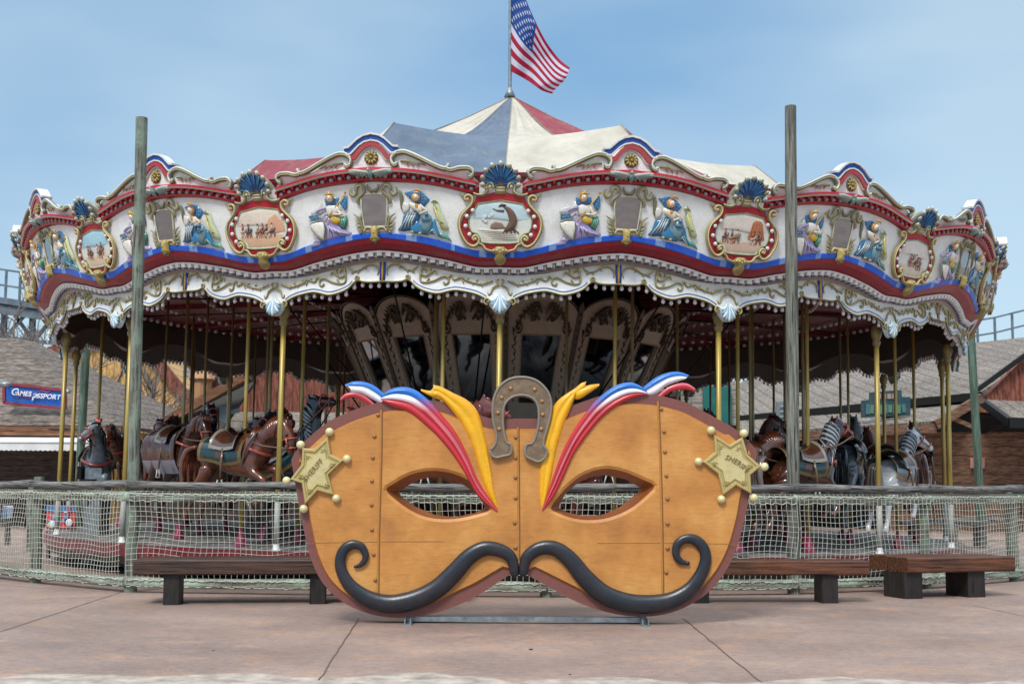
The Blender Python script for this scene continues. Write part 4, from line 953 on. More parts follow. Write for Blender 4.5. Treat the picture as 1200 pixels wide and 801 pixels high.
for q in ((443,486),(439,511),(437,536),(436,563),(435.5,591),(436,620),(438,649),(440,679),(604.5,512),(604,536),(604,559),(604,583),(603,612),(604,641),(774.6,479),(778,505.5),(779,529),(780.6,557),(782,584),(782,613),(782,642),(780.6,670)):
    r1 = MK(); r1.ball((q[0], q[1], 2.2), 2.4, H('9a6a3e'), 10, 6, (1, 1, .8)); r1.build('rivet', M['satin'], mask)
# moustache: two rolled halves meeting in the middle
ml = [(708,627,13),(704,600,15.5),(694,578,18),(665,561,20),(620,556,22),(575,580,24),(530,628,26.5),(480,674,28),(420,704,28.5),(350,718,27.5),(290,706,24.5),(240,676,21),(211,640,18),(198,600,16),(207,563,15),(231,545,14),(258,549,12),(271,568,10.5),(271,588,9),(259,603,7),(243,609,4)]
mr = [(33,625,13),(37,600,15.5),(47,578,18),(80,556,20),(125,556,22),(170,588,24),(215,643,26.5),(270,690,28),(340,715,28.5),(410,718,27.5),(470,706,25),(520,676,22),(552,632,19),(566,590,17),(560,555,16),(536,531,15),(506,528,13),(483,545,12),(479,573,10.5),(493,593,9),(514,599,5)]
MU = [H('3b4048')]
for pts, x0 in ((ml, 320), (mr, 600)):
    k = MK(); P = [(x0+x/2.503, 420+y/2.503, 5) for x, y, r in pts]; k.tube(P, [r/2.503 for x, y, r in pts], H('1f252d'), 16, .62, sub=6, ref=(0, 0, 1))
    r0 = pts[0][2]/2.503; k.ball((P[0][0], P[0][1], 5), r0*1.0, H('1f252d'), 12, 8, (1, 1, .62)); k.ball((P[-1][0], P[-1][1], 5), pts[-1][2]/2.503*1.3, H('1f252d'), 10, 6, (1, 1, .62))
    k.build('moustache_half', M['satin'], mask)
# painted plumes
def ribbon(name, up, lo, z, strands, colf, thick=5, nlen=56, back=1.5):
    A = catmull([(p[0], p[1], 0) for p in up], 10); B = catmull([(p[0], p[1], 0) for p in lo], 10); k = MK(); m = strands*6
    def P(u, v):
        a = samp(A, u); b = samp(B, u); wd = (a-b).length
        p = a.lerp(b, v); hgt = min(wd*.30, thick)
        o = z+hgt*(.45*sin(pi*v)**.7 if 0 < v < 1 else 0)+min(hgt, wd*.2)*.55*abs(sin(pi*v*strands))**.8
        return (p.x, p.y, o)
    k.grid(P, nlen, m, colf)
    def Pb(u, v):
        a = samp(A, u); b = samp(B, u); p = a.lerp(b, v); return (p.x, p.y, z-back)
    k.grid(Pb, nlen, 2, colf)
    def Pe(e):
        def f(u, v):
            a = samp(A, u) if e == 0 else samp(B, u); return (a.x, a.y, z-back*v)
        return f
    k.grid(Pe(0), nlen, 1, colf); k.grid(Pe(1), nlen, 1, colf)
    def ends(u0):
        return lambda u, v: (samp(A, u0).lerp(samp(B, u0), u).x, samp(A, u0).lerp(samp(B, u0), u).y, z-back*v)
    k.grid(ends(0), 6, 1, colf); k.grid(ends(1), 6, 1, colf)
    return k.build(name, M['satin'], mask)
def mx(a, b, t): t = max(0, min(1, t)); return tuple(x*(1-t)+y*t for x, y in zip(a, b))
PB = H('1f6fc4'); PW = H('e8e6ea'); PR = H('c8323f'); PP = H('cf6a74'); PY = H('f0b81c'); PY2 = H('e39a12')
def tri(u, v):
    if v < .34: c = PB
    elif v < .62: c = PW
    else: return PR
    e = .28+.16*(1-v*1.5); c2 = PR if v < .30 else PP if v < .5 else PR
    return mx(c, c2, (u-e)/.13)
zl = lambda l: [(390+x/4.214, 430+y/4.214) for x, y in l]; zr = lambda l: [(620+x/4.005, 420+y/4.005) for x, y in l]
ribbon('tricolour_plume', zl([(238,150),(265,122),(320,100),(390,105),(460,150),(530,225),(600,310),(660,420),(720,560),(815,705)]), zl([(238,162),(268,182),(310,200),(380,225),(450,280),(520,345),(590,430),(650,520),(720,640),(812,716)]), 2, 3, tri)
ribbon('tricolour_plume', zr([(558,160),(520,128),(470,112),(400,130),(320,190),(260,260),(200,350),(150,450),(110,560),(62,705)]), zr([(556,168),(500,182),(430,212),(350,270),(280,350),(210,450),(160,560),(115,650),(62,716)]), 2, 3, tri)
yl = lambda u, v: mx(PY, PY2, 1.6*abs(v-.5)) if v > .12 else PY2
ribbon('yellow_plume', zl([(498,90),(530,95),(600,130),(660,160),(710,210),(740,290),(765,400),(780,500),(795,600),(822,702)]), zl([(500,150),(530,156),(580,205),(640,290),(690,400),(730,540),(762,630),(785,665),(800,690),(818,706)]), 1, 2, yl, 4)
ribbon('yellow_plume_tip', zl([(435,108),(480,116),(500,100),(535,110)]), zl([(435,118),(480,142),(525,160),(545,165)]), 0.5, 1, yl, 3, 14)
ribbon('yellow_plume_tip', zl([(498,86),(512,92),(535,98),(570,116)]), zl([(496,96),(515,125),(535,135),(570,150)]), 1.2, 1, yl, 3, 14)
ribbon('yellow_plume', zr([(250,118),(222,168),(194,235),(168,300),(143,380),(124,460),(107,550),(86,640),(62,705)]), zr([(262,108),(205,146),(142,190),(106,240),(78,330),(57,430),(46,540),(48,640),(56,703)]), 1, 2, yl, 4)
ribbon('yellow_plume_tip', zr([(330,118),(290,122),(262,130),(225,140)]), zr([(328,130),(285,160),(240,188),(215,190)]), 0.5, 1, yl, 3, 14)
ribbon('yellow_plume_tip', zr([(268,108),(245,115),(220,135),(195,155)]), zr([(266,114),(262,135),(240,160),(210,180)]), 1.2, 1, yl, 3, 14)
bw = lambda u, v: PB if v < .45 else PW
ribbon('plume_tail', zl([(55,85),(100,68),(160,72),(210,95),(252,132)]), zl([(85,100),(90,122),(140,128),(190,155),(240,185)]), -8, 2, bw, 4, 20, 4)
ribbon('plume_tail', zr([(755,75),(710,60),(660,62),(600,85),(540,130)]), zr([(735,95),(700,105),(645,128),(600,165),(560,178)]), -8, 2, bw, 4, 20, 4)
rd = lambda u, v: PR if v > .3 else PP
ribbon('plume_tail', zl([(32,152),(60,128),(110,120),(160,142),(205,182)]), zl([(34,168),(60,152),(100,146),(150,165),(190,195)]), -9, 1, rd, 4, 20, 4)
ribbon('plume_tail', zr([(785,138),(750,115),(710,112),(655,130),(605,172)]), zr([(783,152),(750,143),(710,143),(665,155),(625,185)]), -9, 1, rd, 4, 20, 4)
# sheriff stars -----------------------------------------------------
SG = H('b7a66c'); SG2 = H('cdbf8a')
def star(name, tips, inn, tbase, tdir, label):
    cx = sum(p[0] for p in tips)/6; cy = sum(p[1] for p in tips)/6
    poly = []
    for i in range(6): poly += [(cx+(tips[i][0]-cx)*.88, cy+(tips[i][1]-cy)*.88), inn[i]]
    st = thing(name, '', ''); del st['category']; del st['label']; st.parent = mask
    k = MK(); sc_ = lambda q: [(cx+(x-cx)*q, cy+(y-cy)*q) for x, y in poly]
    n = 12
    lev = [(1.0, 0), (1.0, 7), (.955, 8.2), (.86, 8.2), (.82, 6.8), (.74, 6.8), (.70, 8.0), (.66, 8.2)]
    vs = []
    for q, h in lev: vs += [(x, y, h) for x, y in sc_(q)]
    fs = [(i*n+j, i*n+(j+1) % n, (i+1)*n+(j+1) % n, (i+1)*n+j) for i in range(len(lev)-1) for j in range(n)]
    k.add(vs, fs, SG); b = (len(lev)-1)*n
    k.add([(cx, cy, 8.4)]+[(x, y, 8.2) for x, y in sc_(.66)], [(0, 1+j, 1+(j+1) % n) for j in range(n)], SG2)
    o = k.build('star_plate', M['starpaint'], mask); st2 = o
    bpy.data.objects.remove(st)
    o['label'] = label
    for i in range(6):
        b_ = MK(); b_.ball((tips[i][0], tips[i][1], 4.5), 5.0, H('d9cf9c'), 14, 9); b_.build('star_ball', M['starpaint'], o)
        # small chased ornament in each point
        px_, py_ = cx+(tips[i][0]-cx)*.52, cy+(tips[i][1]-cy)*.52; b_ = MK()
        for q in range(7):
            a = q*2.4; b_.tube([(px_+1.0*q*.45*cos(a), py_+.45*q*sin(a), 8.2), (px_+(1.6+.4*q)*cos(a+.9), py_+(1.6+.3*q)*sin(a+.9), 8.9)], [.7, .35], H('a8965c'), 5)
        b_.build('chasing', M['starpaint'], o)
    cu = bpy.data.curves.new('lettering', 'FONT'); cu.body = 'SHERIFF'; cu.size = 8.6; cu.extrude = .8; cu.align_x = 'CENTER'; cu.align_y = 'CENTER'; cu.resolution_u = 3; cu.space_character = 1.05
    to = bpy.data.objects.new('tmp', cu); COL.objects.link(to); dg = bpy.context.evaluated_depsgraph_get(); me = bpy.data.meshes.new_from_object(to.evaluated_get(dg)); bpy.data.objects.remove(to)
    a = tdir; k = MK(); cv = []
    for v_ in me.vertices:
        x, y, z = v_.co; y += tbase[2]*(x/16)**2
        cv.append((tbase[0]+x*cos(a)+y*sin(a), tbase[1]+x*sin(a)-y*cos(a), 8.6+z))
    k.add(cv, [tuple(p.vertices) for p in me.polygons], H('857444')); k.build('lettering', M['starpaint'], o)
M['starpaint'] = paint_attr('cream_gold_paint', .45, .22, 10, H('8a7a48'), .12)
star('star', [(386.9,506),(407,537.6),(394.7,583.6),(356.6,595.7),(336.7,563),(353,521)], [(388.4,532),(385.4,556),(372.7,574.6),(354.7,566),(354.7,544),(369.7,526)], (368.5, 550.5, 0), radians(-49), 'gold sheriff star with ball tips, the one on the left of the mask')
star('star', [(832.5,504.3),(870.7,507.7),(894.7,546.7),(882.4,583),(844.6,584.6),(818,540.7)], [(854,521.2),(875,532.4),(878,556.4),(861.4,568.4),(840.4,555),(836.7,529.4)], (863, 542, -2.2), radians(33), 'gold sheriff star with ball tips, the one on the right of the mask')
# horseshoe ---------------------------------------------------------
hs = [(85,600),(95,640),(130,660),(185,650),(235,637),(252,600),(243,552),(215,540),(200,490),(190,420),(190,330),(205,268),(250,225),(312,212),(370,222),(410,252),(430,310),(430,400),(412,490),(388,543),(350,552),(332,600),(342,648),(390,675),(440,690),(488,660),(506,600),(478,552),(505,450),(530,350),(535,260),(512,180),(450,110),(380,76),(300,68),(220,85),(150,140),(110,220),(100,310),(105,400),(125,480),(122,548)]
HSP = seg([(560+x/6.16, 430+y/6.16) for x, y in hs], 3); k = MK()
k.prism(HSP, -14, 7, H('6e5a45'), H('574738')); k.tube([(x, y, 7) for x, y in inset(HSP, 1.3)]+[(inset(HSP, 1.3)[0][0], inset(HSP, 1.3)[0][1], 7)], 1.55, H('7d776c'), 8)
M['hshoe'] = paint_attr('streaky_foam_paint', .5, .6, 16, H('94826a'))
k2 = k.build('horseshoe', M['hshoe'], mask)
for x, y in ((237,155),(172,222),(145,330),(155,447),(408,163),(462,248),(467,343),(457,447)):
    r1 = MK(); r1.ball((560+x/6.16, 430+y/6.16, 7.5), 2.5, H('a5794b'), 9, 6, (1, 1, .7)); r1.build('nail_head', M['satin'], k2)
# stand -------------------------------------------------------------
k = MB(); a = gnd(481, 727.5); b = gnd(751, 727.5); a.x -= mask.location.x; b.x -= mask.location.x
y0 = 0.0
k.box((a.x-.02, .02, .015), (b.x+.02, .08, .055), WHITE)
st = k.build('stand_rail', M['steel'], mask)
for x in (a.x-.0, b.x):
    k = MB(); k.box((x-.03, -.16, .0), (x+.03, .42, .012)); k.box((x-.028, -.15, .012), (x-.018, .40, .05)); k.box((x+.018, -.15, .012), (x+.028, .40, .05)); k.box((x-.02, .04, .05), (x+.02, .08, .5)); k.build('stand_foot', M['steel'], mask)
# ================================================================== BENCHES
def bench(name, c, ang, L, Wd, top, th, legs, lw, ld, mat, label, legmat='benchleg', planks=3):
    """c = front-left top corner on plan; ang = direction of the long side"""
    t = thing(name, label, 'bench', (c[0], c[1], 0), ang, 'timber benches along the fence')
    k = MB(); rnd = random.Random(int(L*100)); w1 = Wd/planks
    for i in range(planks):
        y0 = i*w1+.003; y1 = (i+1)*w1-.003; z1 = top-rnd.uniform(0, .006); bv = .012; z0 = top-th; xa = rnd.uniform(0, .012); xb = L-rnd.uniform(0, .012)
        prof = [(y0+bv, z0), (y1-bv, z0), (y1, z0+bv), (y1, z1-bv), (y1-bv, z1), (y0+bv, z1), (y0, z1-bv), (y0, z0+bv)]
        ns = 12; vs = []
        for s_ in range(ns+1):
            x = xa+(xb-xa)*s_/ns; 
            for (y, z) in prof: vs.append((x, y+rnd.uniform(-.0025, .0025), z+rnd.uniform(-.0025, .0025)))
        fs = [(a*8+b, a*8+(b+1) % 8, (a+1)*8+(b+1) % 8, (a+1)*8+b) for a in range(ns) for b in range(8)]+[tuple(range(8)), tuple(ns*8+q for q in range(8))]
        k.add(vs, fs)
    k.build('seat', M[mat], t)
    for x in legs:
        k = MB(); z1 = top-th-.002; b = .01
        pr_ = [(x+b, .05), (x+lw-b, .05), (x+lw, .05+b), (x+lw, .05+ld-b), (x+lw-b, .05+ld), (x+b, .05+ld), (x, .05+ld-b), (x, .05+b)]
        vs = [(px, py, 0) for px, py in pr_]+[(px, py, z1) for px, py in pr_]
        k.add(vs, [(i, (i+1) % 8, 8+(i+1) % 8, 8+i) for i in range(8)]+[tuple(range(8)), tuple(range(8, 16))]); k.build('leg', M[legmat], t)
    return t
a = gnd(190.5, 708.5); b = gnd(362.5, 707.5)
ang = atan2(b.y-a.y, b.x-a.x); pxm = (b-a).length/(362.5-190.5); dv = Vector((cos(ang), sin(ang), 0)); nv = Vector((-sin(ang), cos(ang), 0))
c = a-dv*(190.5-155.5)*pxm-nv*.05
bench('bench', c, ang, 3.1, .62, .425, .145, ((190.5-155.5)*pxm, (362.5-155.5)*pxm), .155, .30, 'bench', 'dark brown timber bench on two block legs at the left side of the mask')
a = gnd(855, 706.5); b = gnd(963.5, 706.5)
ang = atan2(b.y-a.y, b.x-a.x); pxm = (b-a).length/(963.5-855); dv = Vector((cos(ang), sin(ang), 0)); nv = Vector((-sin(ang), cos(ang), 0))
c = a-dv*(855-800)*pxm-nv*.05
bench('bench', c, ang, (1018.5-800)*pxm, .40, .418, .145, ((812-800)*pxm, (963.5-800)*pxm), .165, .28, 'bench2', 'long reddish brown timber bench, its near end hidden by the right side of the mask', planks=2)
a = gnd(1070, 701.5); b = gnd(1163, 695)
ang = atan2(b.y-a.y, b.x-a.x)+.12; ang = max(ang, .5)
c = gnd(1068, 702); 
t = bench('bench', Vector((c.x-.03, c.y, 0)), .30, 1.32, .72, .42, .155, (.0, .76), .21, .40, 'bench2', 'short thick reddish timber bench set at an angle, far right in front of the net', planks=4)
# ================================================================== FENCE
def postm(r, h, lean=(0, 0), seed=0, top=None):
    k = MB(); rnd = random.Random(seed); n = 14; seg_ = 14; vs = []
    ph = [rnd.uniform(0, 6) for _ in range(4)]
    for i in range(n+1):
        z = h*i/n; 
        for q in range(seg_):
            th = 2*pi*q/seg_; rr = r*(1+.035*sin(2*th+ph[0]+z)+.03*sin(3*th+ph[1]-z*.7)+.012*sin(7*th+ph[2]))*(1-.05*i/n)
            vs.append((rr*cos(th)+lean[0]*i/n, rr*sin(th)+lean[1]*i/n, z))
    fs = [(i*seg_+q, i*seg_+(q+1) % seg_, (i+1)*seg_+(q+1) % seg_, (i+1)*seg_+q) for i in range(n) for q in range(seg_)]
    k.add(vs, fs, WHITE, True); k.add([vs[n*seg_+q] for q in range(seg_)]+[(lean[0], lean[1], h+.004)], [(q, (q+1) % seg_, seg_) for q in range(seg_)])
    return k
def up_to(p, v, u=None):            # height so that the top of a post standing at p reaches picture row v
    best = min((abs(at(u, v, p.y).x-p.x), u) for u in ([u] if u else [600+(p.x/p.y)*F*k/100 for k in range(80, 121)]))[1]
    return at(best, v, p.y).z
tall = []
for base, topx, topv, lab, mat, r in ((gnd(153, 693), 166, 138, 'tall weathered greenish pole rising high above the netted fence on the left', 'post', .066),
                                 (gnd(930, 695.5), 926.5, 124.5, 'tall weathered grey pole rising high above the netted fence on the right', 'greypost', .068)):
    tp = at(topx, topv, base.y); k = postm(r, tp.z, (tp.x-base.x, 0), int(topv))
    o = k.build('tall_pole', M[mat], loc=base); tag(o, lab, 'pole', 'tall poles beside the carousel'); tall.append(base)
posts = [gnd(-190, 655), gnd(-70, 668), gnd(41, 682), gnd(153, 693), gnd(395, 697), gnd(640, 699), gnd(930, 695.5), gnd(1085, 689), gnd(1189, 680), gnd(1270, 668), gnd(1330, 655)]
names = {2: 'fence post with a flat top left of the tall greenish pole', 4: 'fence post hidden behind the left half of the mask', 5: 'fence post behind the middle of the mask', 7: 'fence post with rails lashed to it behind the right end bench', 8: 'fence post near the right edge of the photo', 1: 'fence post just outside the left edge', 9: 'fence post just outside the right edge'}
for i, p in enumerate(posts):
    if i in (3, 6): continue
    if i in (0, 1, 9, 10): continue
    h = {2: 1.20, 7: 1.17, 8: 1.17}.get(i, 1.05)
    k = postm(.062, h, (0, 0), i); o = k.build('fence_post', M['post'], loc=p); tag(o, names[i], 'fence post', 'short posts of the netted fence')
nr_ = 0
RLAB = {0: 'far left', 1: 'left edge', 2: 'left'}
def fence_span(i, a, b, sag, labels):
    d = (b-a); L = d.length; u = d.normalized(); nrm = Vector((u.y, -u.x, 0))       # towards the viewer
    if nrm.y > 0: nrm = -nrm
    rnd = random.Random(i*5+1)
    r = thing('fence_span', labels, 'fence', (a.x, a.y, 0), atan2(d.y, d.x), 'netted log fence around the carousel')
    def logm(z0, z1, r_, off, name, mat, x0=-.05, x1=None):
        k = MB(); x1 = x1 or L+.05; n = max(8, int(L*5)); ph = rnd.uniform(0, 6)
        k.tube([(x0+(x1-x0)*q/n, off+.006*sin(q*.9+ph), z0+(z1-z0)*q/n-.012*sin(pi*q/n)+.007*sin(q*.7+ph)) for q in range(n+1)], [r_*(1+.07*sin(q*1.3+ph)) for q in range(n+1)], WHITE, 12)
        o = k.build(name, M[mat], r); return o
    s = -1       # local -y is towards the viewer when span runs left to right
    logm(1.122, 1.122, .043, s*.10, 'top_rail', 'log')
    logm(1.00, 1.00, .052, s*.07, 'netted_rail', 'greenlog')
    logm(.115, .115, .052, s*.06, 'bottom_rail', 'greenlog')
    # net: hangs from over the upper log, tucked under the lower one
    k = MB(); sp = .060; nx = int(L/sp); prof = []
    yy = s*.07
    for a_ in range(0, 181, 30): prof.append((yy-.060*cos(radians(a_))*(-s)*-1*-1, 1.0+.060*sin(radians(a_))))
    prof = [(s*.07+.060*cos(radians(a_)), 1.0+.060*sin(radians(a_))) for a_ in range(0, 181, 30)]
    zs = [.94-.055*q for q in range(1, 15)]
    prof += [(s*.135, z) for z in zs if z > .18]+[(s*.06-.062, .115+.03), (s*.06-.05, .115-.03), (s*.06, .05)]
    ph = [rnd.uniform(0, 6) for _ in range(6)]
    def warp(x, q, y, z):
        t = x/L; mid = sin(pi*max(0, min(1, (z-.1)/.9)))
        y2 = y-.03*mid*sin(x*2.1+ph[0])*.8-.018*mid*sin(x*5+z*4+ph[1])
        z2 = z-mid*(sag*sin(pi*t)+.020*sin(x*3+ph[2])+.012*sin(x*7.3+z*3+ph[3]))
        x2 = x+mid*(.022*sin(z*5+x*1.1+ph[4])+.012*sin(z*9+x*4+ph[5]))
        return (x2, y2, z2)
    W = .0030
    for c in range(nx+1):
        x = c*sp; pts = [warp(x, q, y, z) for q, (y, z) in enumerate(prof)]
        k.tube(pts, W*rnd.uniform(.85, 1.15), WHITE, 4, cap=False)
    for q, (y, z) in enumerate(prof):
        n = nx*1; k.tube([warp(L*c/n, q, y, z) for c in range(n+1)], W, WHITE, 4, cap=False)
    # ragged doubled cord along both logs
    for zc, yc in ((1.0, s*.07), (.115, s*.06)):
        for e in range(2):
            k.tube([(L*c/(nx*2), yc-.058*(1 if e == 0 else .7)-rnd.uniform(0, .006), zc+(.02 if e == 0 else -.045)+rnd.uniform(-.012, .012)) for c in range(nx*2+1)], .006, WHITE, 4, cap=False)
    k.build('net', M['net'], r)
    return r
labs = ['', 'netted fence span leaving the picture on the left', 'finely netted fence span between the flat topped post and the tall greenish pole', 'netted fence span right of the tall greenish pole, behind the left bench', 'netted fence span seen through the left eye hole of the mask', 'netted fence span seen through the right eye hole of the mask', 'netted fence span behind the long bench, right of the tall grey pole', 'netted fence span behind the angled bench on the right', 'netted fence span at the right edge of the picture', '']
for i in range(1, 9):
    fence_span(i, posts[i], posts[i+1], .02, labs[i])
for (u0, u1) in ((1145, 700), (92, 700)): pass
for base, topx, topv, r, lab in ((Vector((9.27, 26, 0)), 1141, 330, .085, 'green painted pole standing behind the right rim of the carousel'), (Vector((-8.55, 26, 0)), 95, 380, .085, 'green painted pole standing behind the left rim of the carousel')):
    k = postm(r, 4.9, (-.1 if base.x > 0 else .05, 0), 9); o = k.build('green_pole', M['gpost'] if 'gpost' in M else M['post'], loc=base); tag(o, lab, 'pole', 'green poles behind the carousel')
# ================================================================== HORSES
def skin_mesh(name, nodes, edges, root, mat, sub=2):
    me = bpy.data.meshes.new(name); me.from_pydata([n[0] for n in nodes], edges, []); o = bpy.data.objects.new('tmp', me); COL.objects.link(o)
    sk = o.modifiers.new('s', 'SKIN'); sk.use_smooth_shade = True; sb = o.modifiers.new('b', 'SUBSURF'); sb.levels = sub; sb.render_levels = sub
    for i, n in enumerate(nodes):
        r = n[1]; me.skin_vertices[0].data[i].radius = r if isinstance(r, tuple) else (r, r)
        me.skin_vertices[0].data[i].use_root = (i == root)
    dg = bpy.context.evaluated_depsgraph_get(); dg.update(); out = bpy.data.meshes.new_from_object(o.evaluated_get(dg)); bpy.data.objects.remove(o); bpy.data.meshes.remove(me)
    out.name = name; out.materials.clear(); out.materials.append(mat)
    for p in out.polygons: p.use_smooth = True
    return out
HM = {}
def hmat(name, c1, c2, rough=.2):
    HM[name] = simple(name, c1, rough, 0, .3, 5, (1, 1, 2), .1, .6, dark=c2); return HM[name]
hmat('dark_bay_lacquer', H('56301f'), H('26140e')); hmat('chestnut_lacquer', H('744029'), H('3f2014')); hmat('black_lacquer', H('2a2c34'), H('0d0e12'))
hmat('dapple_grey_lacquer', H('87929a'), H('414a54')); hmat('white_lacquer', H('dcdedd'), H('a3abb0')); hmat('red_roan_lacquer', H('7c4038'), H('42201f'))
hmat('brown_mane_lacquer', H('6e3b26'), H('36190f'))
def horse_proto(pose, sq=1.0):
    B = []; E_ = []
    def a(p, r): B.append((p, r)); return len(B)-1
    rump = a((-.44, 0, 1.02), (.19, .20)); loin = a((-.2, 0, 1.0), (.185, .20)); mid = a((.06, 0, .97), (.20, .22)); chest = a((.34, 0, 1.02), (.17, .21))
    E_ += [(rump, loin), (loin, mid), (mid, chest)]
    if pose == 'up': nk = [((.50, 0, 1.22), (.11, .14)), ((.58, 0, 1.40), (.085, .11)), ((.66, 0, 1.53), (.075, .085)), ((.79, 0, 1.50), (.065, .08)), ((.92, 0, 1.42), (.05, .055)), ((.99, 0, 1.375), (.045, .045))]
    elif pose == 'tuck': nk = [((.52, 0, 1.20), (.12, .16)), ((.66, 0, 1.32), (.10, .13)), ((.80, 0, 1.33), (.08, .10)), ((.88, 0, 1.21), (.065, .08)), ((.90, 0, 1.08), (.05, .055)), ((.89, 0, 1.0), (.045, .045))]
    else: nk = [((.50, 0, 1.20), (.11, .14)), ((.60, .0, 1.38), (.085, .11)), ((.69, -.03, 1.52), (.075, .085)), ((.78, -.12, 1.47), (.065, .08)), ((.85, -.22, 1.38), (.05, .055)), ((.88, -.28, 1.33), (.045, .045))]
    prev = chest; ni = []
    for p, r in nk: i = a(p, r); E_.append((prev, i)); prev = i; ni.append(i)
    poll = ni[2]
    for s in (-1, 1):
        e = a((B[poll][0][0]-.01, B[poll][0][1]+s*.04, B[poll][0][2]+.09), .02); E_.append((poll, e)); e2 = a((B[poll][0][0], B[poll][0][1]+s*.045, B[poll][0][2]+.14), .008); E_.append((e, e2))
        # hind leg
        st = a((-.34, s*.12, .74), (.095, .11)); hk = a((-.56, s*.12, .56), .05); cn = a((-.58, s*.12, .38), .032); ft = a((-.66, s*.12, .27), .036); hf = a((-.66, s*.12, .20), .045)
        E_ += [(rump, st), (st, hk), (hk, cn), (cn, ft), (ft, hf)]
        dz = .14 if s > 0 else 0
        el = a((.36, s*.11, .80+dz*.3), (.085, .09)); kn = a((.60, s*.11, .70+dz), .052); cc = a((.56, s*.11, .52+dz), .033); ff = a((.50, s*.11, .42+dz), .036); fh = a((.43, s*.11, .41+dz), .045)
        E_ += [(chest, el), (el, kn), (kn, cc), (cc, ff), (ff, fh)]
    body = skin_mesh('horse_body', B, E_, mid, HM['dark_bay_lacquer'])
    # mane: overlapping carved locks along the crest of the neck
    mn = MB(); P = catmull([Vector(p) for p, r in [((.30, 0, 1.2), 0)]+nk[:3]], 8); n = len(P)
    for i in range(2, n):
        p = P[i]; t = (P[min(i+1, n-1)]-P[i-1]).normalized(); up = Vector((-t.z, 0, t.x)); w_ = .12 if i < n-4 else .09
        for s in (-1, 1):
            c = H('a9b2b8') if i % 2 else H('15171c')
            q0 = p+up*(w_+.025); q1 = p+up*w_*.62+Vector((0, s*w_*.66, -.02)); q2 = p+up*(.0)+Vector((-.02, s*w_*.86, -.06)); q3 = p-up*.05+Vector((-.04, s*w_*.80, -.09))
            mn.tube([q0, q1, q2, q3], [.016, .026, .022, .006], c, 6, sub=2)
    for i in range(5): mn.tube([Vector(nk[2][0])+Vector((-.02, (i-2)*.012, .09)), Vector(nk[2][0])+Vector((.05, (i-2)*.02, .085)), Vector(nk[3][0])+Vector((-.03, (i-2)*.025, .06))], [.014, .018, .005], H('50555c') if i % 2 else H('9aa0a4'), 6)
    mane = mn.mesh('mane', M['gloss'])
    tl = MB()
    for i in range(8):
        y = (i-3.5)*.018; tl.tube([(-.60, y*.3, 1.10), (-.72, y, 1.06), (-.78+.01*i, y*1.6, .86), (-.74-.02*(i % 3), y*1.8, .62), (-.80, y*1.5, .48)], [.03, .04, .035, .028, .006], H('3a3533') if i % 2 else H('6b625c'), 6, sub=3)
    tail = tl.mesh('tail', M['gloss'])
    def barrel(x, th, extra):
        r1 = interp([(-.6, .19), (-.44, .195), (-.2, .19), (.06, .205), (.34, .195), (.5, .15)], x); r2 = interp([(-.6, .19), (-.44, .20), (-.2, .20), (.06, .22), (.34, .215), (.5, .16)], x)
        z = interp([(-.44, 1.02), (-.2, 1.0), (.06, .97), (.34, 1.02), (.5, 1.15)], x); return (x, (r1+extra)*sin(th), z+(r2+extra)*cos(th))
    bl = MB()
    def blf(u, v): th = (v-.5)*2*2.0; x = -.42+.72*u; return barrel(x, th, .012+.012*sin(pi*u))
    def blc(u, v):
        if u < .05 or u > .95 or v < .04 or v > .96: return H('6f5a30')
        return H('17383a') if (int(u*9)+int(v*12)) % 5 else H('5f3220')
    bl.grid(blf, 14, 24, blc); blanket = bl.mesh('saddle_blanket', M['gloss'])
    sd_ = MB()
    def sdf(u, v):
        x = -.20+.42*u; th = (v-.5)*2*1.25; h_ = .035+.085*(abs(u-.5)*2)**2.4*(1-abs(v-.5)*1.4); p = barrel(x, th, h_+.012); return p
    sd_.grid(sdf, 14, 16, lambda u, v: H('4a2a1c') if .06 < u < .94 and .08 < v < .92 else H('8c8478'))
    for s in (-1, 1):
        sd_.tube([barrel(.02, s*1.15, .04), barrel(.03, s*1.7, .05), (.04, s*.27, .72)], [.018, .015, .012], H('6d5a48'), 6); sd_.tube([(.0, s*.27, .70), (-.03, s*.27, .60), (.09, s*.27, .60), (.06, s*.27, .70)], .012, H('9c9c96'), 6)
    saddle = sd_.mesh('saddle', M['gloss'])
    hr = MB()
    for x, e in ((.36, .02),):
        hr.tube([barrel(x+.10*cos(th)*(1 if x > 0 else -1), th, e) for th in [2*pi*q/20 for q in range(21)]], .016, H('5a4a44'), 6)
    hr.tube([barrel(.42, -1.6, .03), (.52, -.12, 1.02), (.56, 0, 1.0), (.52, .12, 1.02), barrel(.42, 1.6, .03)], .022, H('a6483c'), 7, sub=3)
    for q in range(7): th = -1.2+.4*q; b = barrel(.46, th+pi*0, .03); 
    p3, p4, p5 = Vector(nk[3][0]), Vector(nk[4][0]), Vector(nk[2][0]); d_ = (p4-p3).normalized()
    for c_, r_ in ((p3+d_*.02, .085), (p4, .062)):
        sdv = d_.cross(Vector((0, 0, 1))).normalized(); uv = sdv.cross(d_); hr.tube([c_+sdv*(r_*.85*cos(2*pi*q/14))+uv*(r_*1.08*sin(2*pi*q/14)) for q in range(15)], .011, H('b8574a'), 5)
    for s in (-1, 1):
        sv = d_.cross(Vector((0, 0, 1))).normalized()*s
        hr.tube([p3+sv*.078, p4+sv*.06], .010, H('b8574a'), 5); hr.tube([p4+sv*.06, (p4+Vector((.2, 0, 1.25)))/2+sv*.14+Vector((0, 0, -.05)), Vector((.22, 0, 1.22))+sv*.08], .010, H('7c5a48'), 5, sub=3)
        hr.ball(p3+sv*.068+Vector((0, 0, .03)), .02, H('101010'), 8, 6)
    harness = hr.mesh('harness', M['gloss'])
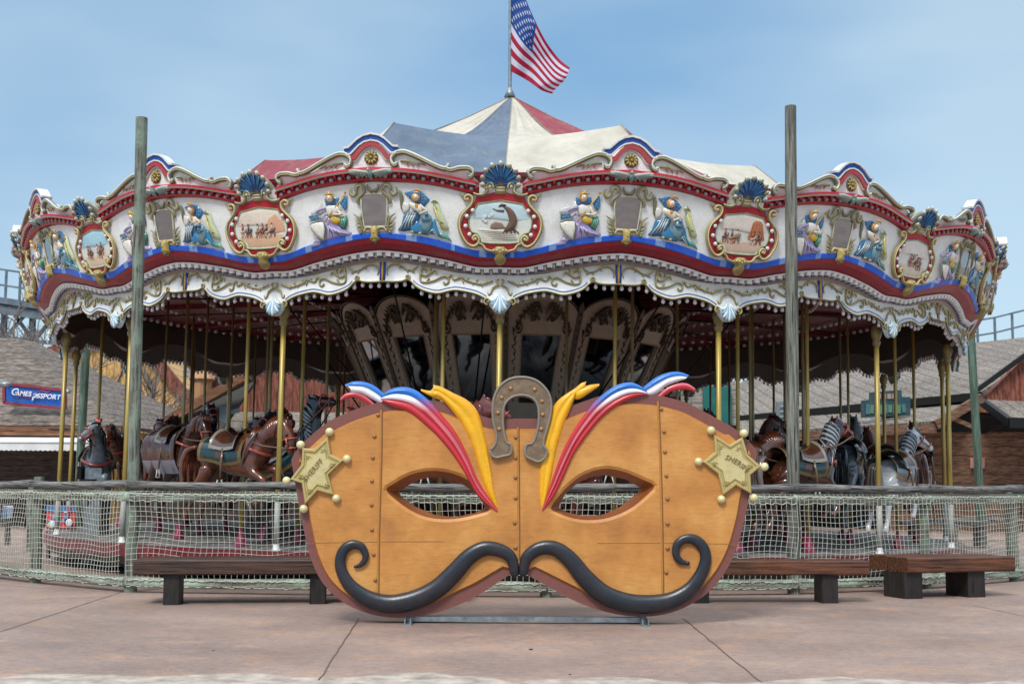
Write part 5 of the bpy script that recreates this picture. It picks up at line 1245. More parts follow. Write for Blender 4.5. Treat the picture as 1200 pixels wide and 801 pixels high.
    # flowers / jewels on the breast strap
    return dict(body=body, mane=mane, tail=tail, saddle_blanket=blanket, saddle=saddle, harness=harness)
PRO = {p: horse_proto(p) for p in ('up', 'tuck', 'turn')}
hp = MB(); hp.tube([(0, 0, 0), (0, 0, 3.62)], .021, WHITE, 10); hp_me = hp.mesh('brass_pole', M['brass_in'])
hp2 = MB(); hp2.tube([(0, 0, 0), (0, 0, 3.62)], .024, WHITE, 10); hp2_me = hp2.mesh('brass_pole', M['brass'])
pk = MB(); pk.lathe([(.075, 0), (.075, .05), (.045, .1), (.035, .16), (.03, .2)], H('8a1f45'), 12); pk_me = pk.mesh('pink_footing', M['paint'])
plm = MB()
for i in range(7): plm.tube([(.66, 0, 1.60), (.64-.01*i, (i-3)*.010, 1.66), (.57-.015*i, (i-3)*.016, 1.68)], [.015, .022, .008], H('c0253a'), 6)
plm.ball((.66, 0, 1.63), .035, H('d9483a')); plm_me = plm.mesh('red_plume', M['gloss'])
drp = MB()
drp.grid(lambda u, v: (lambda x, th: (x, (.235+.02*sin(u*22))*sin(th), interp([(-.7, .98), (-.44, 1.02), (.06, .99), (.34, 1.02), (.5, 1.1)], x)+(.25+.012*sin(u*22))*cos(th) if abs(th) < 1.5 else .98-(abs(th)-1.5)*.30))(-.66+1.06*u, (v-.5)*5.2), 30, 26, lambda u, v: H('59382c') if .1 < v < .9 else H('8d8a96'))
drp_me = drp.mesh('draped_cloth', M['gloss'])
CARM = Matrix.Translation((AX, D, 0)) @ Matrix.Rotation(TILT, 4, 'Y')
def horse(R_, deg, dz, mat, pose, label, bright=False, plume=False, drape=False, yaw=0, sc_=1.0, pitch=0):
    ph = radians(deg); m = CARM @ Matrix.Translation((R_*sin(ph), -R_*cos(ph), .35)) @ Matrix.Rotation(ph+radians(yaw), 4, 'Z')
    PQ = Matrix.Translation((0, 0, dz+1.0)) @ Matrix.Rotation(-radians(pitch), 4, 'Y') @ Matrix.Translation((0, 0, -1.0))
    t = thing('carousel_horse', label, 'carousel horse', (0, 0, 0), 0, 'carousel horses'); t.matrix_world = m
    for nm, me in PRO[pose].items():
        o = put('horse_body' if nm == 'body' else nm, me, t); o.matrix_basis = PQ
        if nm in ('mane', 'tail') and not ('silver' in label or 'white' in label): o.material_slots[0].link = 'OBJECT'; o.material_slots[0].material = HM['red_roan_lacquer' if 'roan' in mat else 'brown_mane_lacquer' if ('chestnut' in mat or 'bay' in mat) else 'black_lacquer']
        if nm == 'body': o.material_slots[0].link = 'OBJECT'; o.material_slots[0].material = HM[mat]
    put('brass_pole', hp2_me if bright else hp_me, t, 0, (.16 if not bright else .16, 0, .0)); put('pink_footing', pk_me, t, 0, (.16, 0, 0))
    if plume: put('red_plume', plm_me, t, 0, (0, 0, dz))
    if drape: put('draped_cloth', drp_me, t, 0, (0, 0, dz))
    return t
FRONT = [
 (6.45, 55, .02, 'white_lacquer', 'turn', 'white carousel horse with head turned out, in front of the log walled building', 1, 0, 0, 0),
 (6.45, 34.5, .06, 'dark_bay_lacquer', 'up', 'carousel horse with silver striped mane and raised head, right of the tall grey pole', 1, 0, 0, 0),
 (5.5, 46, .0, 'red_roan_lacquer', 'tuck', 'reddish carousel horse with tucked head behind the one with a striped light mane', 0, 0, 0, 0),
 (6.2, 26, .02, 'dark_bay_lacquer', 'tuck', 'brown carousel horse partly hidden between the mask and the tall grey pole', 1, 0, 0, 0),
 (5.4, 35, -.05, 'black_lacquer', 'up', 'dark carousel horse just left of the tall grey pole in the second row', 0, 0, 0, 0),
 (6.45, -31, .10, 'chestnut_lacquer', 'tuck', 'chestnut carousel horse with a deeply bowed neck and teal saddle blanket', 1, 0, 0, 0),
 (5.8, -51, .22, 'dark_bay_lacquer', 'tuck', 'dark brown draped carousel horse beside the tall greenish pole, on its right', 0, 0, 1, 0),
 (5.4, -31, .02, 'black_lacquer', 'up', 'black carousel horse with silver mane rearing over the left star of the mask', 1, 0, 0, 0, 26),
 (6.45, -71, -.02, 'dapple_grey_lacquer', 'turn', 'grey armoured carousel horse with a red plume, left of the tall greenish pole', 1, 1, 0, 0),
 (5.0, -66, .25, 'black_lacquer', 'up', 'black carousel horse directly right of the tall greenish pole, behind the draped brown one', 0, 0, 0, 0),
 (4.9, -42, .08, 'black_lacquer', 'turn', 'black carousel horse between the draped brown one and the bowed chestnut one', 0, 0, 0, -30),
 (4.7, -33, .1, 'chestnut_lacquer', 'turn', 'orange brown carousel horse with red flowers behind the bowed chestnut one', 0, 1, 0, 0),
]
for R_, dg_, dz, mt, ps, lb, br_, pl_, dr_, yw, *pt in FRONT: horse(R_, dg_, dz, mt, ps, lb, bool(br_), bool(pl_), bool(dr_), yw, 1.0, pt[0] if pt else 0)
rr = random.Random(5); mats = [m_ for m_ in HM if m_ != 'brown_mane_lacquer']
HID = 'shaded carousel horse deep inside the ride, mostly hidden by mask, poles and other horses'
for R_, degs in ((6.45, (-8, 10, 76, 97, 118, 139, 160, 181, 202, 223, 244, 265)), (5.5, (-11, 15, 67, 88, 110, 131, 152, 174, 195, 216, 238, 260, 280)), (4.5, (-75, -52, -14, 8, 29, 50, 72, 93, 115, 136, 158, 180, 201, 222, 244))):
    for dg_ in degs:
        horse(R_, dg_, rr.uniform(-.04, .28), rr.choice(mats), rr.choice(['up', 'tuck', 'up', 'turn']), HID, bright=(R_ > 6 and abs(dg_) < 90))
# ================================================================== SURROUNDINGS
def shakes(name, c1, c2, c3, rowh=.25, stretch=1.0, rot=(0, 0, 0), vertical=False):
    m, nt, bs = newmat(name); v = coords(nt, (1, 1, 1), 'Object', rot)
    wv = nt.nodes.new('ShaderNodeTexWave'); wv.wave_type = 'BANDS'; wv.bands_direction = 'X' if vertical else 'Z'; wv.wave_profile = 'SAW'
    wv.inputs['Scale'].default_value = .314/rowh; wv.inputs['Distortion'].default_value = .6; wv.inputs['Detail'].default_value = 3; lnk(nt, v, wv.inputs['Vector'])
    n = noise(nt, 6, 6, coords(nt, (2.5, 2.5, .5) if vertical else (.7, .7, 5)), .7); n2 = noise(nt, .6, 4, v)
    c = ramp(nt, n.outputs['Fac'], [(.38, c2), (.5, c1), (.63, c3)]).outputs[0]
    c = mixc(nt, c, ramp(nt, wv.outputs['Fac'], [(0, (.35, .35, .35)), (.22, (.95, .95, .95)), (1, (1.05, 1.05, 1.05))]).outputs[0], .85, 'MULTIPLY')
    c = mixc(nt, c, ramp(nt, n2.outputs['Fac'], [(.35, (.75, .75, .75)), (.65, (1.1, 1.1, 1.1))]).outputs[0], .8, 'MULTIPLY')
    lnk(nt, c, bs.inputs['Base Color']); bs.inputs['Roughness'].default_value = .85; bump(nt, bs, wv.outputs['Fac'], .8, .05); return m
M['shake'] = shakes('grey_wood_shakes', H('6c6158'), H('383029'), H('8b8074'), .22)
M['ribroof'] = shakes('weathered_board_roof', H('7b7269'), H('413c38'), H('988d81'), .38, vertical=True)
M['logwall'] = shakes('brown_log_siding', H('7c5c48'), H('4d382c'), H('96745c'), .24)
M['plank'] = shakes('red_brown_planks', H('7c4434'), H('4b261e'), H('935a45'), .22, vertical=True)
M['shutter'] = shakes('dark_roller_shutter', H('4b423e'), H('2c2624'), H('5b514c'), .14)
M['ochre'] = shakes('ochre_boards', H('c29a5e'), H('8b6534'), H('d9b277'), .3, vertical=True)
M['beam'] = wood('orange_brown_beam', H('8f5f3f'), H('55341f'), (.1, 1, 1), scale=14)
M['paleboard'] = shakes('pale_painted_boards', H('b3aca2'), H('8a837a'), H('c9c2b8'), .3)
def quad(mb_, a, b, c, d, th=.12, col=WHITE):
    """slab from four corners, thickness along its own normal, away from the viewer"""
    P = [Vector(p) for p in (a, b, c, d)]; n = (P[1]-P[0]).cross(P[3]-P[0]).normalized()
    if n.y < 0: n = -n
    Q = [p+n*th for p in P]; mb_.add(P+Q, [(0,1,2,3),(7,6,5,4),(0,4,5,1),(1,5,6,2),(2,6,7,3),(3,7,4,0)], col)
def part(name, mat, parent, fn):
    k = MB(); fn(k); o = k.build(name, M[mat], None); o.parent = parent; o.matrix_parent_inverse = parent.matrix_world.inverted(); return o
def text(body, size, a, b, mat, col, parent, name='lettering', ext=.01, shear=0, z_up=None):
    """flat lettering centred between the points a (left) and b (right) of its baseline"""
    cu = bpy.data.curves.new(name, 'FONT'); cu.body = body; cu.size = size; cu.extrude = ext; cu.align_x = 'CENTER'; cu.align_y = 'CENTER'; cu.shear = shear; cu.offset = .012*size; cu.resolution_u = 3
    to = bpy.data.objects.new('tmp', cu); COL.objects.link(to); dg = bpy.context.evaluated_depsgraph_get(); me = bpy.data.meshes.new_from_object(to.evaluated_get(dg)); bpy.data.objects.remove(to)
    a, b = Vector(a), Vector(b); u = (b-a).normalized(); c = (a+b)/2; n = Vector((u.y, -u.x, 0)).normalized(); w_ = u.cross(n)*-1
    if w_.z < 0: w_ = -w_
    k = MB(); k.add([tuple(c+u*v.co.x+w_*v.co.y+n*v.co.z) for v in me.vertices], [tuple(p.vertices) for p in me.polygons], col)
    o = k.build(name, M[mat]); o.parent = parent; o.matrix_parent_inverse = parent.matrix_world.inverted(); return o
bpy.context.view_layer.update()
# ---- games building on the left -----------------------------------
gb = thing('games_building', 'low building with grey shake roof, white awning and closed dark shutters at the far left', 'building', (-14, 33, 0))
bpy.context.view_layer.update()
Yg = 33.0
def A3(u, v, Y): return at(u, v, Y)
def lvl(u, v, Y, z): p = at(u, v, Y); return Vector((p.x, p.y, z))
E0 = at(-120, 496, Yg); E1 = at(143, 499.5, Yg); E1.z = E0.z = (E0.z+E1.z)/2
R1 = at(15, 396, Yg+6); R0 = at(-160, 396, Yg+6); R0.z = R1.z
part('roof', 'shake', gb, lambda k: quad(k, E0, E1, R1, R0, .15))
part('hip_roof', 'shake', gb, lambda k: quad(k, E1+Vector((.02, 0, 0)), E1+Vector((.5, 12, 0)), R1+Vector((.3, 1, 0)), R1+Vector((.01, 0, 0)), .1))
part('eave_board', 'beam', gb, lambda k: k.box((E0.x, Yg-.02, E0.z-.26), (E1.x-.02, Yg+.12, E0.z-.03)))
W1 = at(128, 505, Yg+.9)
part('shutter_wall', 'shutter', gb, lambda k: k.box((E0.x, Yg+1.0, 0), (at(86, 560, Yg+1).x, Yg+1.3, E0.z-.1)))
part('corner_wall', 'ochre', gb, lambda k: k.box((at(110, 560, Yg+1).x, Yg+1.0, 0), (at(150, 560, Yg+1).x, Yg+5, E0.z-.1)))
part('door', 'black', gb, lambda k: k.box((at(88, 560, Yg+1).x, Yg+1.1, 0), (at(109, 560, Yg+1).x, Yg+1.3, E0.z-.35)))
M['awning'] = simple('white_awning_cloth', H('dcdedc'), .7, 0, .12, 3)
def awn(k):
    a = at(-120, 504, Yg+.3); b = at(127, 504, Yg+.3); zf = at(60, 518, Yg-.8).z; zb = at(60, 522+5, Yg-.8).z
    k.add([(a.x, Yg+.95, a.z), (b.x, Yg+.95, a.z), (b.x, Yg-.8, zf), (a.x, Yg-.8, zf)], [(0, 1, 2, 3)])
    n = 44; vs = []
    for i in range(n+1):
        for q in range(4):
            t = (i+q/4)/(n+1); x = a.x+(b.x-a.x)*t; vs += [(x, Yg-.805, zf), (x, Yg-.80, zb-.022*abs(sin(pi*(q/4))))]
    m_ = len(vs)//2; k.add(vs, [(2*i, 2*i+2, 2*i+3, 2*i+1) for i in range(m_-1)]); k.tube([(a.x, Yg-.8, zf), (b.x, Yg-.8, zf)], .03)
    k.add([(b.x, Yg+.95, a.z), (b.x, Yg-.8, zf), (b.x, Yg-.8, zb), (b.x, Yg+.95, a.z-.1)], [(0, 1, 2, 3)])
part('awning', 'awning', gb, awn)
# sign
sgp = thing('sign', 'blue sign with red frame and white lettering GAMES PASSPORT on the shake roof', 'sign', at(40, 478, 33.6)); bpy.context.view_layer.update()
YS = 33.5
c00, c10, c11, c01 = at(5, 472, YS), at(76.5, 478.5, YS), at(76.5, 457, YS), at(5, 449, YS)
def frame(k):
    for a, b in ((c00, c10), (c10, c11), (c11, c01), (c01, c00)): k.obox(a, b, .07, .10, H('8a2a34'), (0, 1, 0))
part('sign_board', 'paint', sgp, lambda k: quad(k, c00, c10, c11, c01, .12, H('0a5bb8')))
part('sign_frame', 'paint', sgp, frame)
up_ = Vector((0, -.08, 0))
for tx_, sz_, u_, v_ in (('G', .25, 18.2, 459.4), ('AMES', .175, 28.4, 461.3), ('P', .25, 41.2, 465.6), ('ASSPORT', .175, 55.5, 464.6)):
    text(tx_, sz_, at(u_-8, v_-.6, YS)+up_, at(u_+8, v_+.6, YS)+up_, 'plaster', H('efefef'), sgp, shear=.2)
part('swashes', 'paint', sgp, lambda k: [k.tube([tuple(at(u, v, YS-.02)) for u, v in l], .013, H('b0487c'), 5, sub=4) for l in ([(20, 466.5), (26, 464), (33, 466.5), (37, 464.5)], [(43, 459), (50, 457.5), (56, 459.5), (60, 457)])])
part('sign_lamp', 'steel', sgp, lambda k: (k.tube([tuple(at(8, 450, YS)), tuple(at(6, 449, YS-.5))], .03), k.ball(tuple(at(6, 450, YS-.55)), .12, WHITE, 8, 6, (1.4, 1, .6)), k.tube([tuple(at(77, 457, YS)), tuple(at(80, 459, YS-.3))], .05)))
# ---- ochre gabled hall behind the tree
oh = thing('gabled_hall', 'ochre boarded building with a wide gable behind the bare tree', 'building', (-17, 56, 0)); bpy.context.view_layer.update()
def gable(k):
    Y = 56; pts = [at(30, 570, Y), at(262, 570, Y), at(250, 505, Y), at(150, 385, Y), at(96, 385, Y), at(26, 430, Y)]
    n = len(pts); vs = [tuple(p) for p in pts]+[(p.x, p.y+6, p.z) for p in pts]; k.add(vs, [tuple(range(n)), tuple(range(2*n-1, n-1, -1))]+[(i, (i+1) % n, n+(i+1) % n, n+i) for i in range(n)])
part('wall', 'ochre', oh, gable)
part('roof_edge', 'plank', oh, lambda k: (k.obox(at(256, 512, 55.8), at(148, 380, 55.8), .5, .35, WHITE, (0, 1, 0)), k.obox(at(148, 381, 55.8), at(20, 428, 55.8), .5, .35, WHITE, (0, 1, 0))))
# ---- roller coaster on the left, behind
def lattice(name, label, Y, cols, u0, u1, vtop, vbot, deck=True, rows=4, seed=1, thick=.16):
    t = thing(name, label, 'roller coaster', (at((u0+u1)/2, 560, Y).x, Y, 0), 0, 'roller coaster steelwork'); bpy.context.view_layer.update(); R_ = random.Random(seed)
    us = [u0+(u1-u0)*i/(cols-1) for i in range(cols)]
    def colm(k):
        for u in us:
            for dy in (0, 3): a = at(u, vtop(u), Y+dy); k.obox((a.x, a.y, 0), a, thick, thick)
    def br(k):
        for i in range(cols-1):
            for r in range(rows):
                f0, f1 = r/rows, (r+1)/rows
                a, b = at(us[i], vtop(us[i])*(1-f0)+vbot*f0, Y), at(us[i+1], vtop(us[i+1])*(1-f1)+vbot*f1, Y); c, d = at(us[i+1], vtop(us[i+1])*(1-f0)+vbot*f0, Y), at(us[i], vtop(us[i])*(1-f1)+vbot*f1, Y)
                k.obox(a, b, thick*.6, thick*.6); k.obox(c, d, thick*.6, thick*.6); k.obox(a, c, thick*.7, thick*.7)
                a2 = a+Vector((0, 3, 0)); b2 = b+Vector((0, 3, 0)); pass
    part('columns', 'dsteel', t, colm); part('bracing', 'dsteel', t, br)
    if deck:
        def dk(k):
            for i in range(cols-1):
                a, b = at(us[i], vtop(us[i]), Y-.6), at(us[i+1], vtop(us[i+1]), Y-.6); k.obox(a+Vector((0, 2, 0)), b+Vector((0, 2, 0)), 4.6, .35); k.obox(a-Vector((0, 0, .5)), b-Vector((0, 0, .5)), .25, .5)
        def rl_(k):
            for i in range(cols-1):
                a, b = at(us[i], vtop(us[i]), Y-.8), at(us[i+1], vtop(us[i+1]), Y-.8)
                for h in (.6, 1.2): k.obox(a+Vector((0, 0, h*1.5)), b+Vector((0, 0, h*1.5)), .1, .1)
                for f in (0, .5): p = a.lerp(b, f); k.obox(p, p+Vector((0, 0, 1.8)), .12, .12)
        part('walkway', 'dsteel', t, dk); part('handrail', 'dsteel', t, rl_)
    return t
lattice('coaster_track', 'grey steel roller coaster track with a handrail at the far left, above the shake roof', 75, 6, -60, 105, lambda u: 352+(u)*.15, 565, True, 5, 1, .30)
lattice('coaster_support', 'tangle of pale steel coaster supports seen under the carousel roof, left of the barn', 70, 9, 150, 245, lambda u: 395+8*sin(u), 560, False, 8, 2, .18)
lattice('coaster_track', 'steel coaster track with a handrail above the board roof at the far right', 78, 7, 1085, 1330, lambda u: 414-(u-1140)*.25 if u > 1140 else 414, 560, True, 3, 3, .22)
# ---- bare trees
def bare_tree(base, h, label, seed, spread=.9, mat='bark'):
    R_ = random.Random(seed); t = thing('bare_tree', label, 'tree', base, 0, 'bare trees'); tk = MB(); bk = MB()
    def grow(k, p, d, L, r, depth):
        n = 4; pts = [Vector(p)]; q = Vector(p); dd = Vector(d)
        for i in range(n): dd = (dd+Vector((R_.uniform(-.22, .22), R_.uniform(-.22, .22), R_.uniform(-.08, .16)))).normalized(); q = q+dd*L/n; pts.append(q.copy())
        k.tube(pts, [r*(1-.14*i) for i in range(n+1)], WHITE, 5 if depth > 1 else 4, cap=False)
        if depth == 0: return
        for j in range(3 if depth > 2 else 3):
            f = R_.uniform(.4, 1); b = pts[min(n, int(f*n)+0)]; a = R_.uniform(0, 2*pi); nd = (dd*.7+Vector((cos(a), sin(a), R_.uniform(-.1, .5)))*spread).normalized(); grow(bk, b, nd, L*R_.uniform(.55, .8), r*.55, depth-1)
        grow(bk, pts[-1], dd, L*.7, r*.6, depth-1)
    grow(tk, Vector((0, 0, 0)), Vector((.05, 0, 1)), h*.36, h*.028, 5)
    M.setdefault('bark', simple('grey_bark', H('7d736c'), .9, 0, .3, 12))
    tk.build('trunk', M['bark'], t); bk.build('branches', M['bark'], t); return t
bare_tree((at(88, 560, 44).x, 44, 0), 7.6, 'leafless grey tree standing between the games building and the ochre hall', 3)
bare_tree((at(165, 560, 47).x, 47, 0), 6.6, 'leafless tree in front of the ochre hall, seen beside the tall greenish pole', 8)
bare_tree((at(30, 560, 52).x, 52, 0), 9.0, 'leafless tree rising behind the shake roof at the far left', 12)
# ---- barn seen through the carousel, left of centre
bn = thing('barn', 'red brown plank barn with pale boarded band seen through the left of the carousel', 'building', (-8, 40, 0)); bpy.context.view_layer.update()
YB = 40.0
def bx_(u0, v0, u1, v1, Y, d=.3):
    def f(k):
        a, b = at(u0, v1, Y), at(u1, v0, Y); k.box((a.x, Y, 0 if v1 >= 569 else a.z), (b.x, Y+d, b.z))
    return f
part('plank_wall', 'plank', bn, bx_(240, 415, 560, 580, YB+.6)); part('pale_band', 'paleboard', bn, bx_(228, 483, 420, 506, YB+.2)); part('upper_panel', 'paleboard', bn, bx_(214, 412, 282, 441, YB+.3))
part('dark_base', 'black', bn, bx_(228, 507, 560, 585, YB+.4)); part('ledge', 'plank', bn, bx_(228, 506, 420, 511, YB-.1))
part('sloping_beam', 'beam', bn, lambda k: k.obox(at(190, 496, YB-1.5), at(302, 432, YB-1.5), .25, .28, WHITE, (0, 1, 0))); part('sloping_beam', 'beam', bn, lambda k: k.obox(at(352, 428, YB-1.4), at(520, 505, YB-1.4), .25, .3, WHITE, (0, 1, 0)))
part('roof_slope', 'black', bn, lambda k: quad(k, at(190, 500, YB-1.4), at(248, 520, YB-1.4), at(300, 445, YB-.6), at(300, 437, YB-.6), .2))
part('timber_post', 'dsteel', bn, lambda k: (k.obox(lvl(264, 560, YB-1, 0), at(264, 476, YB-1), .28, .28), k.obox(at(219, 512, YB-1), at(246, 500, YB-1), .12, .12), k.obox(at(240, 494, YB-1), at(280, 480, YB-1), .12, .12)))
def lantern(k):
    c = at(237, 448, YB-.5); k.lathe([(.0, -.55), (.22, -.55), (.30, .0), (.42, .1), (.22, .5), (.0, .6)], H('b98a62'), 8, tuple(c), False)
part('lantern', 'plaster', bn, lantern)
M['tealwall'] = simple('teal_painted_wood', H('1f6f6a'), .5, 0, .2, 3)
tk_ = thing('kiosk', 'teal panelled kiosk with pale roof just right of the mask, behind the brass poles', 'kiosk', (at(840, 560, 30).x, 30, 0)); bpy.context.view_layer.update()
part('teal_panel', 'tealwall', tk_, bx_(825, 452, 857, 497, 30, .2)); part('pale_wall', 'paleboard', tk_, bx_(812, 446, 862, 575, 30.25, 2)); part('counter', 'black', tk_, bx_(806, 498, 866, 575, 30.0, .2))
# dark hall beyond the middle of the ride
dh = thing('back_hall', 'long brown hall glimpsed between the mirror panels and the mask through the ride', 'building', (2, 46, 0)); bpy.context.view_layer.update()
part('wall', 'plank', dh, bx_(560, 455, 830, 585, 46, .5)); part('roof', 'shake', dh, lambda k: quad(k, at(550, 458, 45.5), at(838, 458, 45.5), at(830, 420, 50), at(560, 420, 50), .2)); part('dark_opening', 'black', dh, bx_(600, 500, 800, 585, 45.7, .25))
tw = thing('dark_backdrop', 'low dark timber screen standing on the far side of the carousel', 'fence', (at(350, 600, 31).x, 31, 0)); bpy.context.view_layer.update()  # added backdrop that blocks the pale ground behind the ride
part('boards', 'shutter', tw, lambda k: k.box((at(160, 600, 31).x, 31, 0), (at(905, 600, 31).x, 31.08, 1.18))); part('capping', 'logwall', tw, lambda k: k.box((at(158, 600, 31).x, 30.95, 1.183), (at(907, 600, 31).x, 31.13, 1.24)))
# ---- long building on the right
rbd = thing('long_building', 'long low building with weathered board roof, porch and brown log siding on the right', 'building', (14, 36, 0)); bpy.context.view_layer.update()
Y0, Y1 = 40.0, 34.0
ea, eb = at(780, 495, Y0), at(1150, 458.5, Y1); ez = (ea.z+eb.z)/2
ra, rb2 = at(905, 428, Y0+7), at(1262, 388, Y1+6.5)
part('roof', 'ribroof', rbd, lambda k: quad(k, ea, eb, rb2, ra, .18))
part('eave_board', 'black', rbd, lambda k: k.obox(ea-Vector((0, 0, .12)), eb-Vector((0, 0, .12)), .12, .2))
part('upper_wall', 'black', rbd, lambda k: quad(k, ea+Vector((0, .5, -.1)), eb+Vector((0, .5, -.1)), lvl(1150, 500, Y1+.5, 0), lvl(780, 500, Y0+.5, 0), .2))
pa, pb = at(780, 513, Y0-2), at(1096, 493, Y1-2); pc, pd = at(1148, 470, Y1+.3), at(800, 492, Y0+.3)
part('porch_roof', 'ribroof', rbd, lambda k: quad(k, pa, pb, pc, pd, .1)); part('porch_beam', 'logwall', rbd, lambda k: (k.obox(pa-Vector((0, 0, .18)), pb-Vector((0, 0, .18)), .12, .22), k.obox(pb-Vector((0, 0, .1)), at(1150, 466, Y1-1.6), .12, .22), k.obox(at(1112, 488, Y1-1.7), at(1140, 500, Y1-1.7), .1, .1)))
part('log_wall', 'logwall', rbd, lambda k: quad(k, lvl(1035, 500, Y1+.1, 0), lvl(1300, 500, Y1+.1, 0), at(1300, 505, Y1+.1), at(1035, 505, Y1+.1), .3))
part('porch_shade', 'black', rbd, lambda k: quad(k, at(1035, 506, Y1+.05), at(1300, 506, Y1+.05), at(1300, 478, Y1+.05), at(1035, 486, Y1+.05), .2))  # black slab standing in for the shade under the porch roof
def gab(k):
    pts = [at(1138, 482, Y1), at(1290, 492, Y1), at(1290, 384, Y1), at(1235, 384, Y1)]
    n = 4; vs = [tuple(p) for p in pts]+[(p.x, p.y+.3, p.z) for p in pts]; k.add(vs, [tuple(range(n)), tuple(range(2*n-1, n-1, -1))]+[(i, (i+1) % n, n+(i+1) % n, n+i) for i in range(n)])
part('gable_wall', 'plank', rbd, gab); part('rake_board', 'black', rbd, lambda k: k.obox(at(1146, 456, Y1-.2), at(1245, 384, Y1-.2), .12, .14, WHITE, (0, 1, 0)))
part('side_roof', 'ribroof', rbd, lambda k: quad(k, at(1148, 467.5, Y1-.3), at(1182, 492, Y1-2.5), at(1290, 494, Y1-2.5), at(1290, 474, Y1-.3), .08)); part('side_beam', 'black', rbd, lambda k: (k.obox(at(1182, 495, Y1-2.5), at(1290, 497, Y1-2.5), .15, .25), k.obox(at(1150, 470, Y1-.4), at(1184, 495, Y1-2.5), .12, .2), k.obox(at(1152, 506, Y1-.6), at(1180, 494, Y1-2), .1, .1)))
part('notice', 'plaster', rbd, lambda k: k.add([tuple(at(u, v, Y1-.05)) for u, v in ((1137, 548), (1154, 548), (1154, 536), (1137, 536))], [(0, 1, 2, 3)], H('b98473')))
sg2 = thing('sign', 'dark teal stepped sign with faded lettering on the porch roof of the long building', 'sign', at(1040, 490, 34)); bpy.context.view_layer.update()
def stp(k):
    pts = [(1010.5, 489), (1067, 486), (1067, 464.5), (1057, 465), (1056.5, 456.5), (1020, 459.5), (1020, 468), (1010.5, 469)]; vs = [tuple(at(u, v, 33.6)) for u, v in pts]; n = len(vs)
    vs += [(x, y+.15, z) for x, y, z in vs]; k.add(vs, [tuple(range(n)), tuple(range(2*n-1, n-1, -1))]+[(i, (i+1) % n, n+(i+1) % n, n+i) for i in range(n)], H('1d3f48'))
part('sign_board', 'paint', sg2, stp)
part('faded_marks', 'paint', sg2, lambda k: [k.obox(at(u, v0, 33.57), at(u+random.uniform(-1, 1), v1, 33.57), .10, .02, c, (0, 1, 0)) for u, v0, v1, c in [(1017+5.2*i, 473+(i % 2), 485-(i % 3), H('4f7a5c') if i % 2 else H('3f6a70')) for i in range(9)]+[(1030+6*i, 461, 467, H('9a8478')) for i in range(4)]])
s3 = thing('sign', 'narrow grey upright sign on the porch roof beside the tall grey pole', 'sign', at(916, 503, 36)); bpy.context.view_layer.update()
part('sign_board', 'paint', s3, lambda k: quad(k, at(910, 504, 36), at(922.5, 503, 36), at(922.5, 470, 36), at(910, 471, 36), .15, H('6f777c'))); part('faded_marks', 'plaster', s3, lambda k: [k.obox(at(914, 476+6*i, 35.95), at(919, 475.5+6*i, 35.95), .04, .02, H('a9b0b2')) for i in range(4)])
# ---- posters and low things seen through the net on the left
po1 = MB()
def pq(k, u0, v0, u1, v1, Y, col, dy=0): a, b = at(u0, v1, Y), at(u1, v0, Y); k.box((a.x, Y-dy-.02, a.z), (b.x, Y-dy, b.z), col)
pb1 = thing('poster_board', 'colourful red and blue poster board standing behind the net at the left', 'poster', (at(73, 625, 20).x, 20, 0)); bpy.context.view_layer.update()
Yp = 20.0
part('board', 'plaster', pb1, lambda k: pq(k, 54, 592, 91, 630, Yp, H('c9b0aa')))
def pat(k):
    R_ = random.Random(4)
    pq(k, 55, 592.5, 90, 599, Yp, H('3a78b0'), .03); pq(k, 55, 600, 90, 618, Yp, H('cf4450'), .03)
    for i in range(16):
        u = 56+R_.random()*30; v = 594+R_.random()*30; pq(k, u, v, u+2+R_.random()*4, v+1.5+R_.random()*4, Yp, R_.choice([H('3f8fc0'), H('e7e2dc'), H('d84c50'), H('e0b040'), H('6fb0c8')]), .05+.002*i)
    for u, v in ((61, 614), (81, 612)): c = at(u, v, Yp-.1); k.ball(tuple(c), .055, H('dfe8ea'), 12, 6, (1, .2, 1.1))
part('printed_picture', 'plaster', pb1, pat); part('stand', 'black', pb1, lambda k: (k.obox(lvl(58, 630, Yp, 0), at(58, 592, Yp+.03), .05, .05), k.obox(lvl(88, 630, Yp, 0), at(88, 592, Yp+.03), .05, .05)))
pb2 = thing('notice_board', 'small white and blue notice behind the net at the left edge', 'sign', (at(9, 625, 24).x, 24, 0)); bpy.context.view_layer.update()
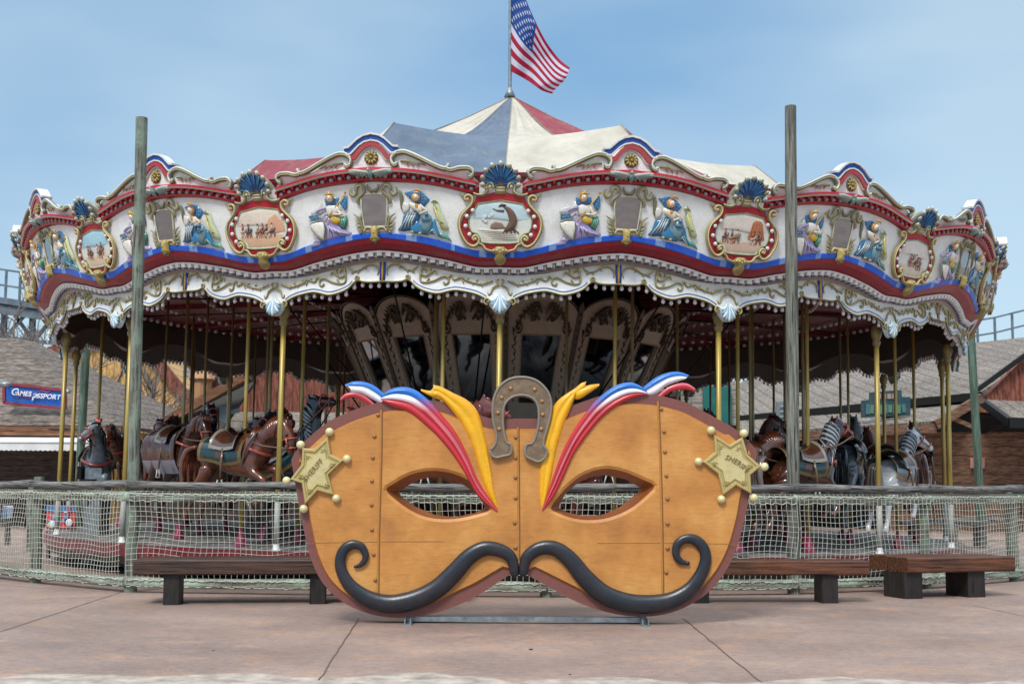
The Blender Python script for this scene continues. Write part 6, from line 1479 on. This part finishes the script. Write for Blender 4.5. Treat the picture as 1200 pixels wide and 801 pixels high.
part('board', 'plaster', pb2, lambda k: (pq(k, 3.5, 592, 15.5, 607, 24, H('d9dde2')), pq(k, 4, 593, 9, 606, 24, H('4a78ac'), .03), [pq(k, 10, 594+3.5*i, 15, 595.2+3.5*i, 24, H('7f9cc4'), .03) for i in range(4)])); part('post', 'black', pb2, lambda k: k.obox(lvl(9.5, 620, 24.1, 0), at(9.5, 592, 24.1), .08, .08))
bx1 = thing('control_desk', 'grey metal cabinet with a dark screen between the pole and the net at the left', 'cabinet', (at(112, 560, 19).x, 19, 0)); bpy.context.view_layer.update()
part('cabinet', 'steel', bx1, bx_(96, 548, 119, 640, 19, .5)); part('screen', 'black', bx1, lambda k: (bx_(90, 546, 95, 561, 18.9, .3)(k), bx_(93, 561, 108, 564, 18.8, .3)(k)))
# tables / benches beyond the ride on the right
for i, (u, v) in enumerate(((1108, 618), (1150, 612))):
    p = gnd(u, v+0); p = lvl(u, 600, 25+i*3, 0)
    t = thing('far_bench', ('grey plank bench on the far paving, seen through the net at the right', 'second grey plank bench beyond the net, nearer the green pole')[i], 'bench', p, .1, 'benches beyond the carousel')
    k = MB(); k.box((-.9, -.2, .42), (.9, .2, .48)); k.build('seat', M['log'], t)
    for x in (-.7, .6): k = MB(); k.box((x, -.15, 0), (x+.1, .15, .418)); k.build('leg', M['log'], t)
# far inner fence posts on the right and left behind the ride
for i, (u, Y) in enumerate(((1183, 20.5), (1186, 24), (37, 22))):
    k = postm(.07, 1.15, (0, 0), 30+i); p = lvl(u, 600, Y, 0); o = k.build('fence_post', M['post'], loc=p); tag(o, ('lone green post behind the net near the right edge', 'second green post further back near the right edge', 'green post further back behind the flat topped post')[i], 'fence post', 'short posts of the netted fence')
# low wooded ridge at the horizon
hl = MB(); n = 90; vs = []
for i in range(n+1):
    x = -330+660*i/n; h = 5+2.5*sin(i*.35)+1.8*sin(i*.9+1)+random.uniform(-.5, .5)
    vs += [(x, 330, -1), (x, 334, h), (x, 420, h*1.4)]
hl.add(vs, [(3*i+k, 3*i+3+k, 3*i+4+k, 3*i+1+k) for i in range(n) for k in range(2)])
struct(hl.build('hills', simple('far_woodland', H('4c5548'), .95, 0, .3, .3)))
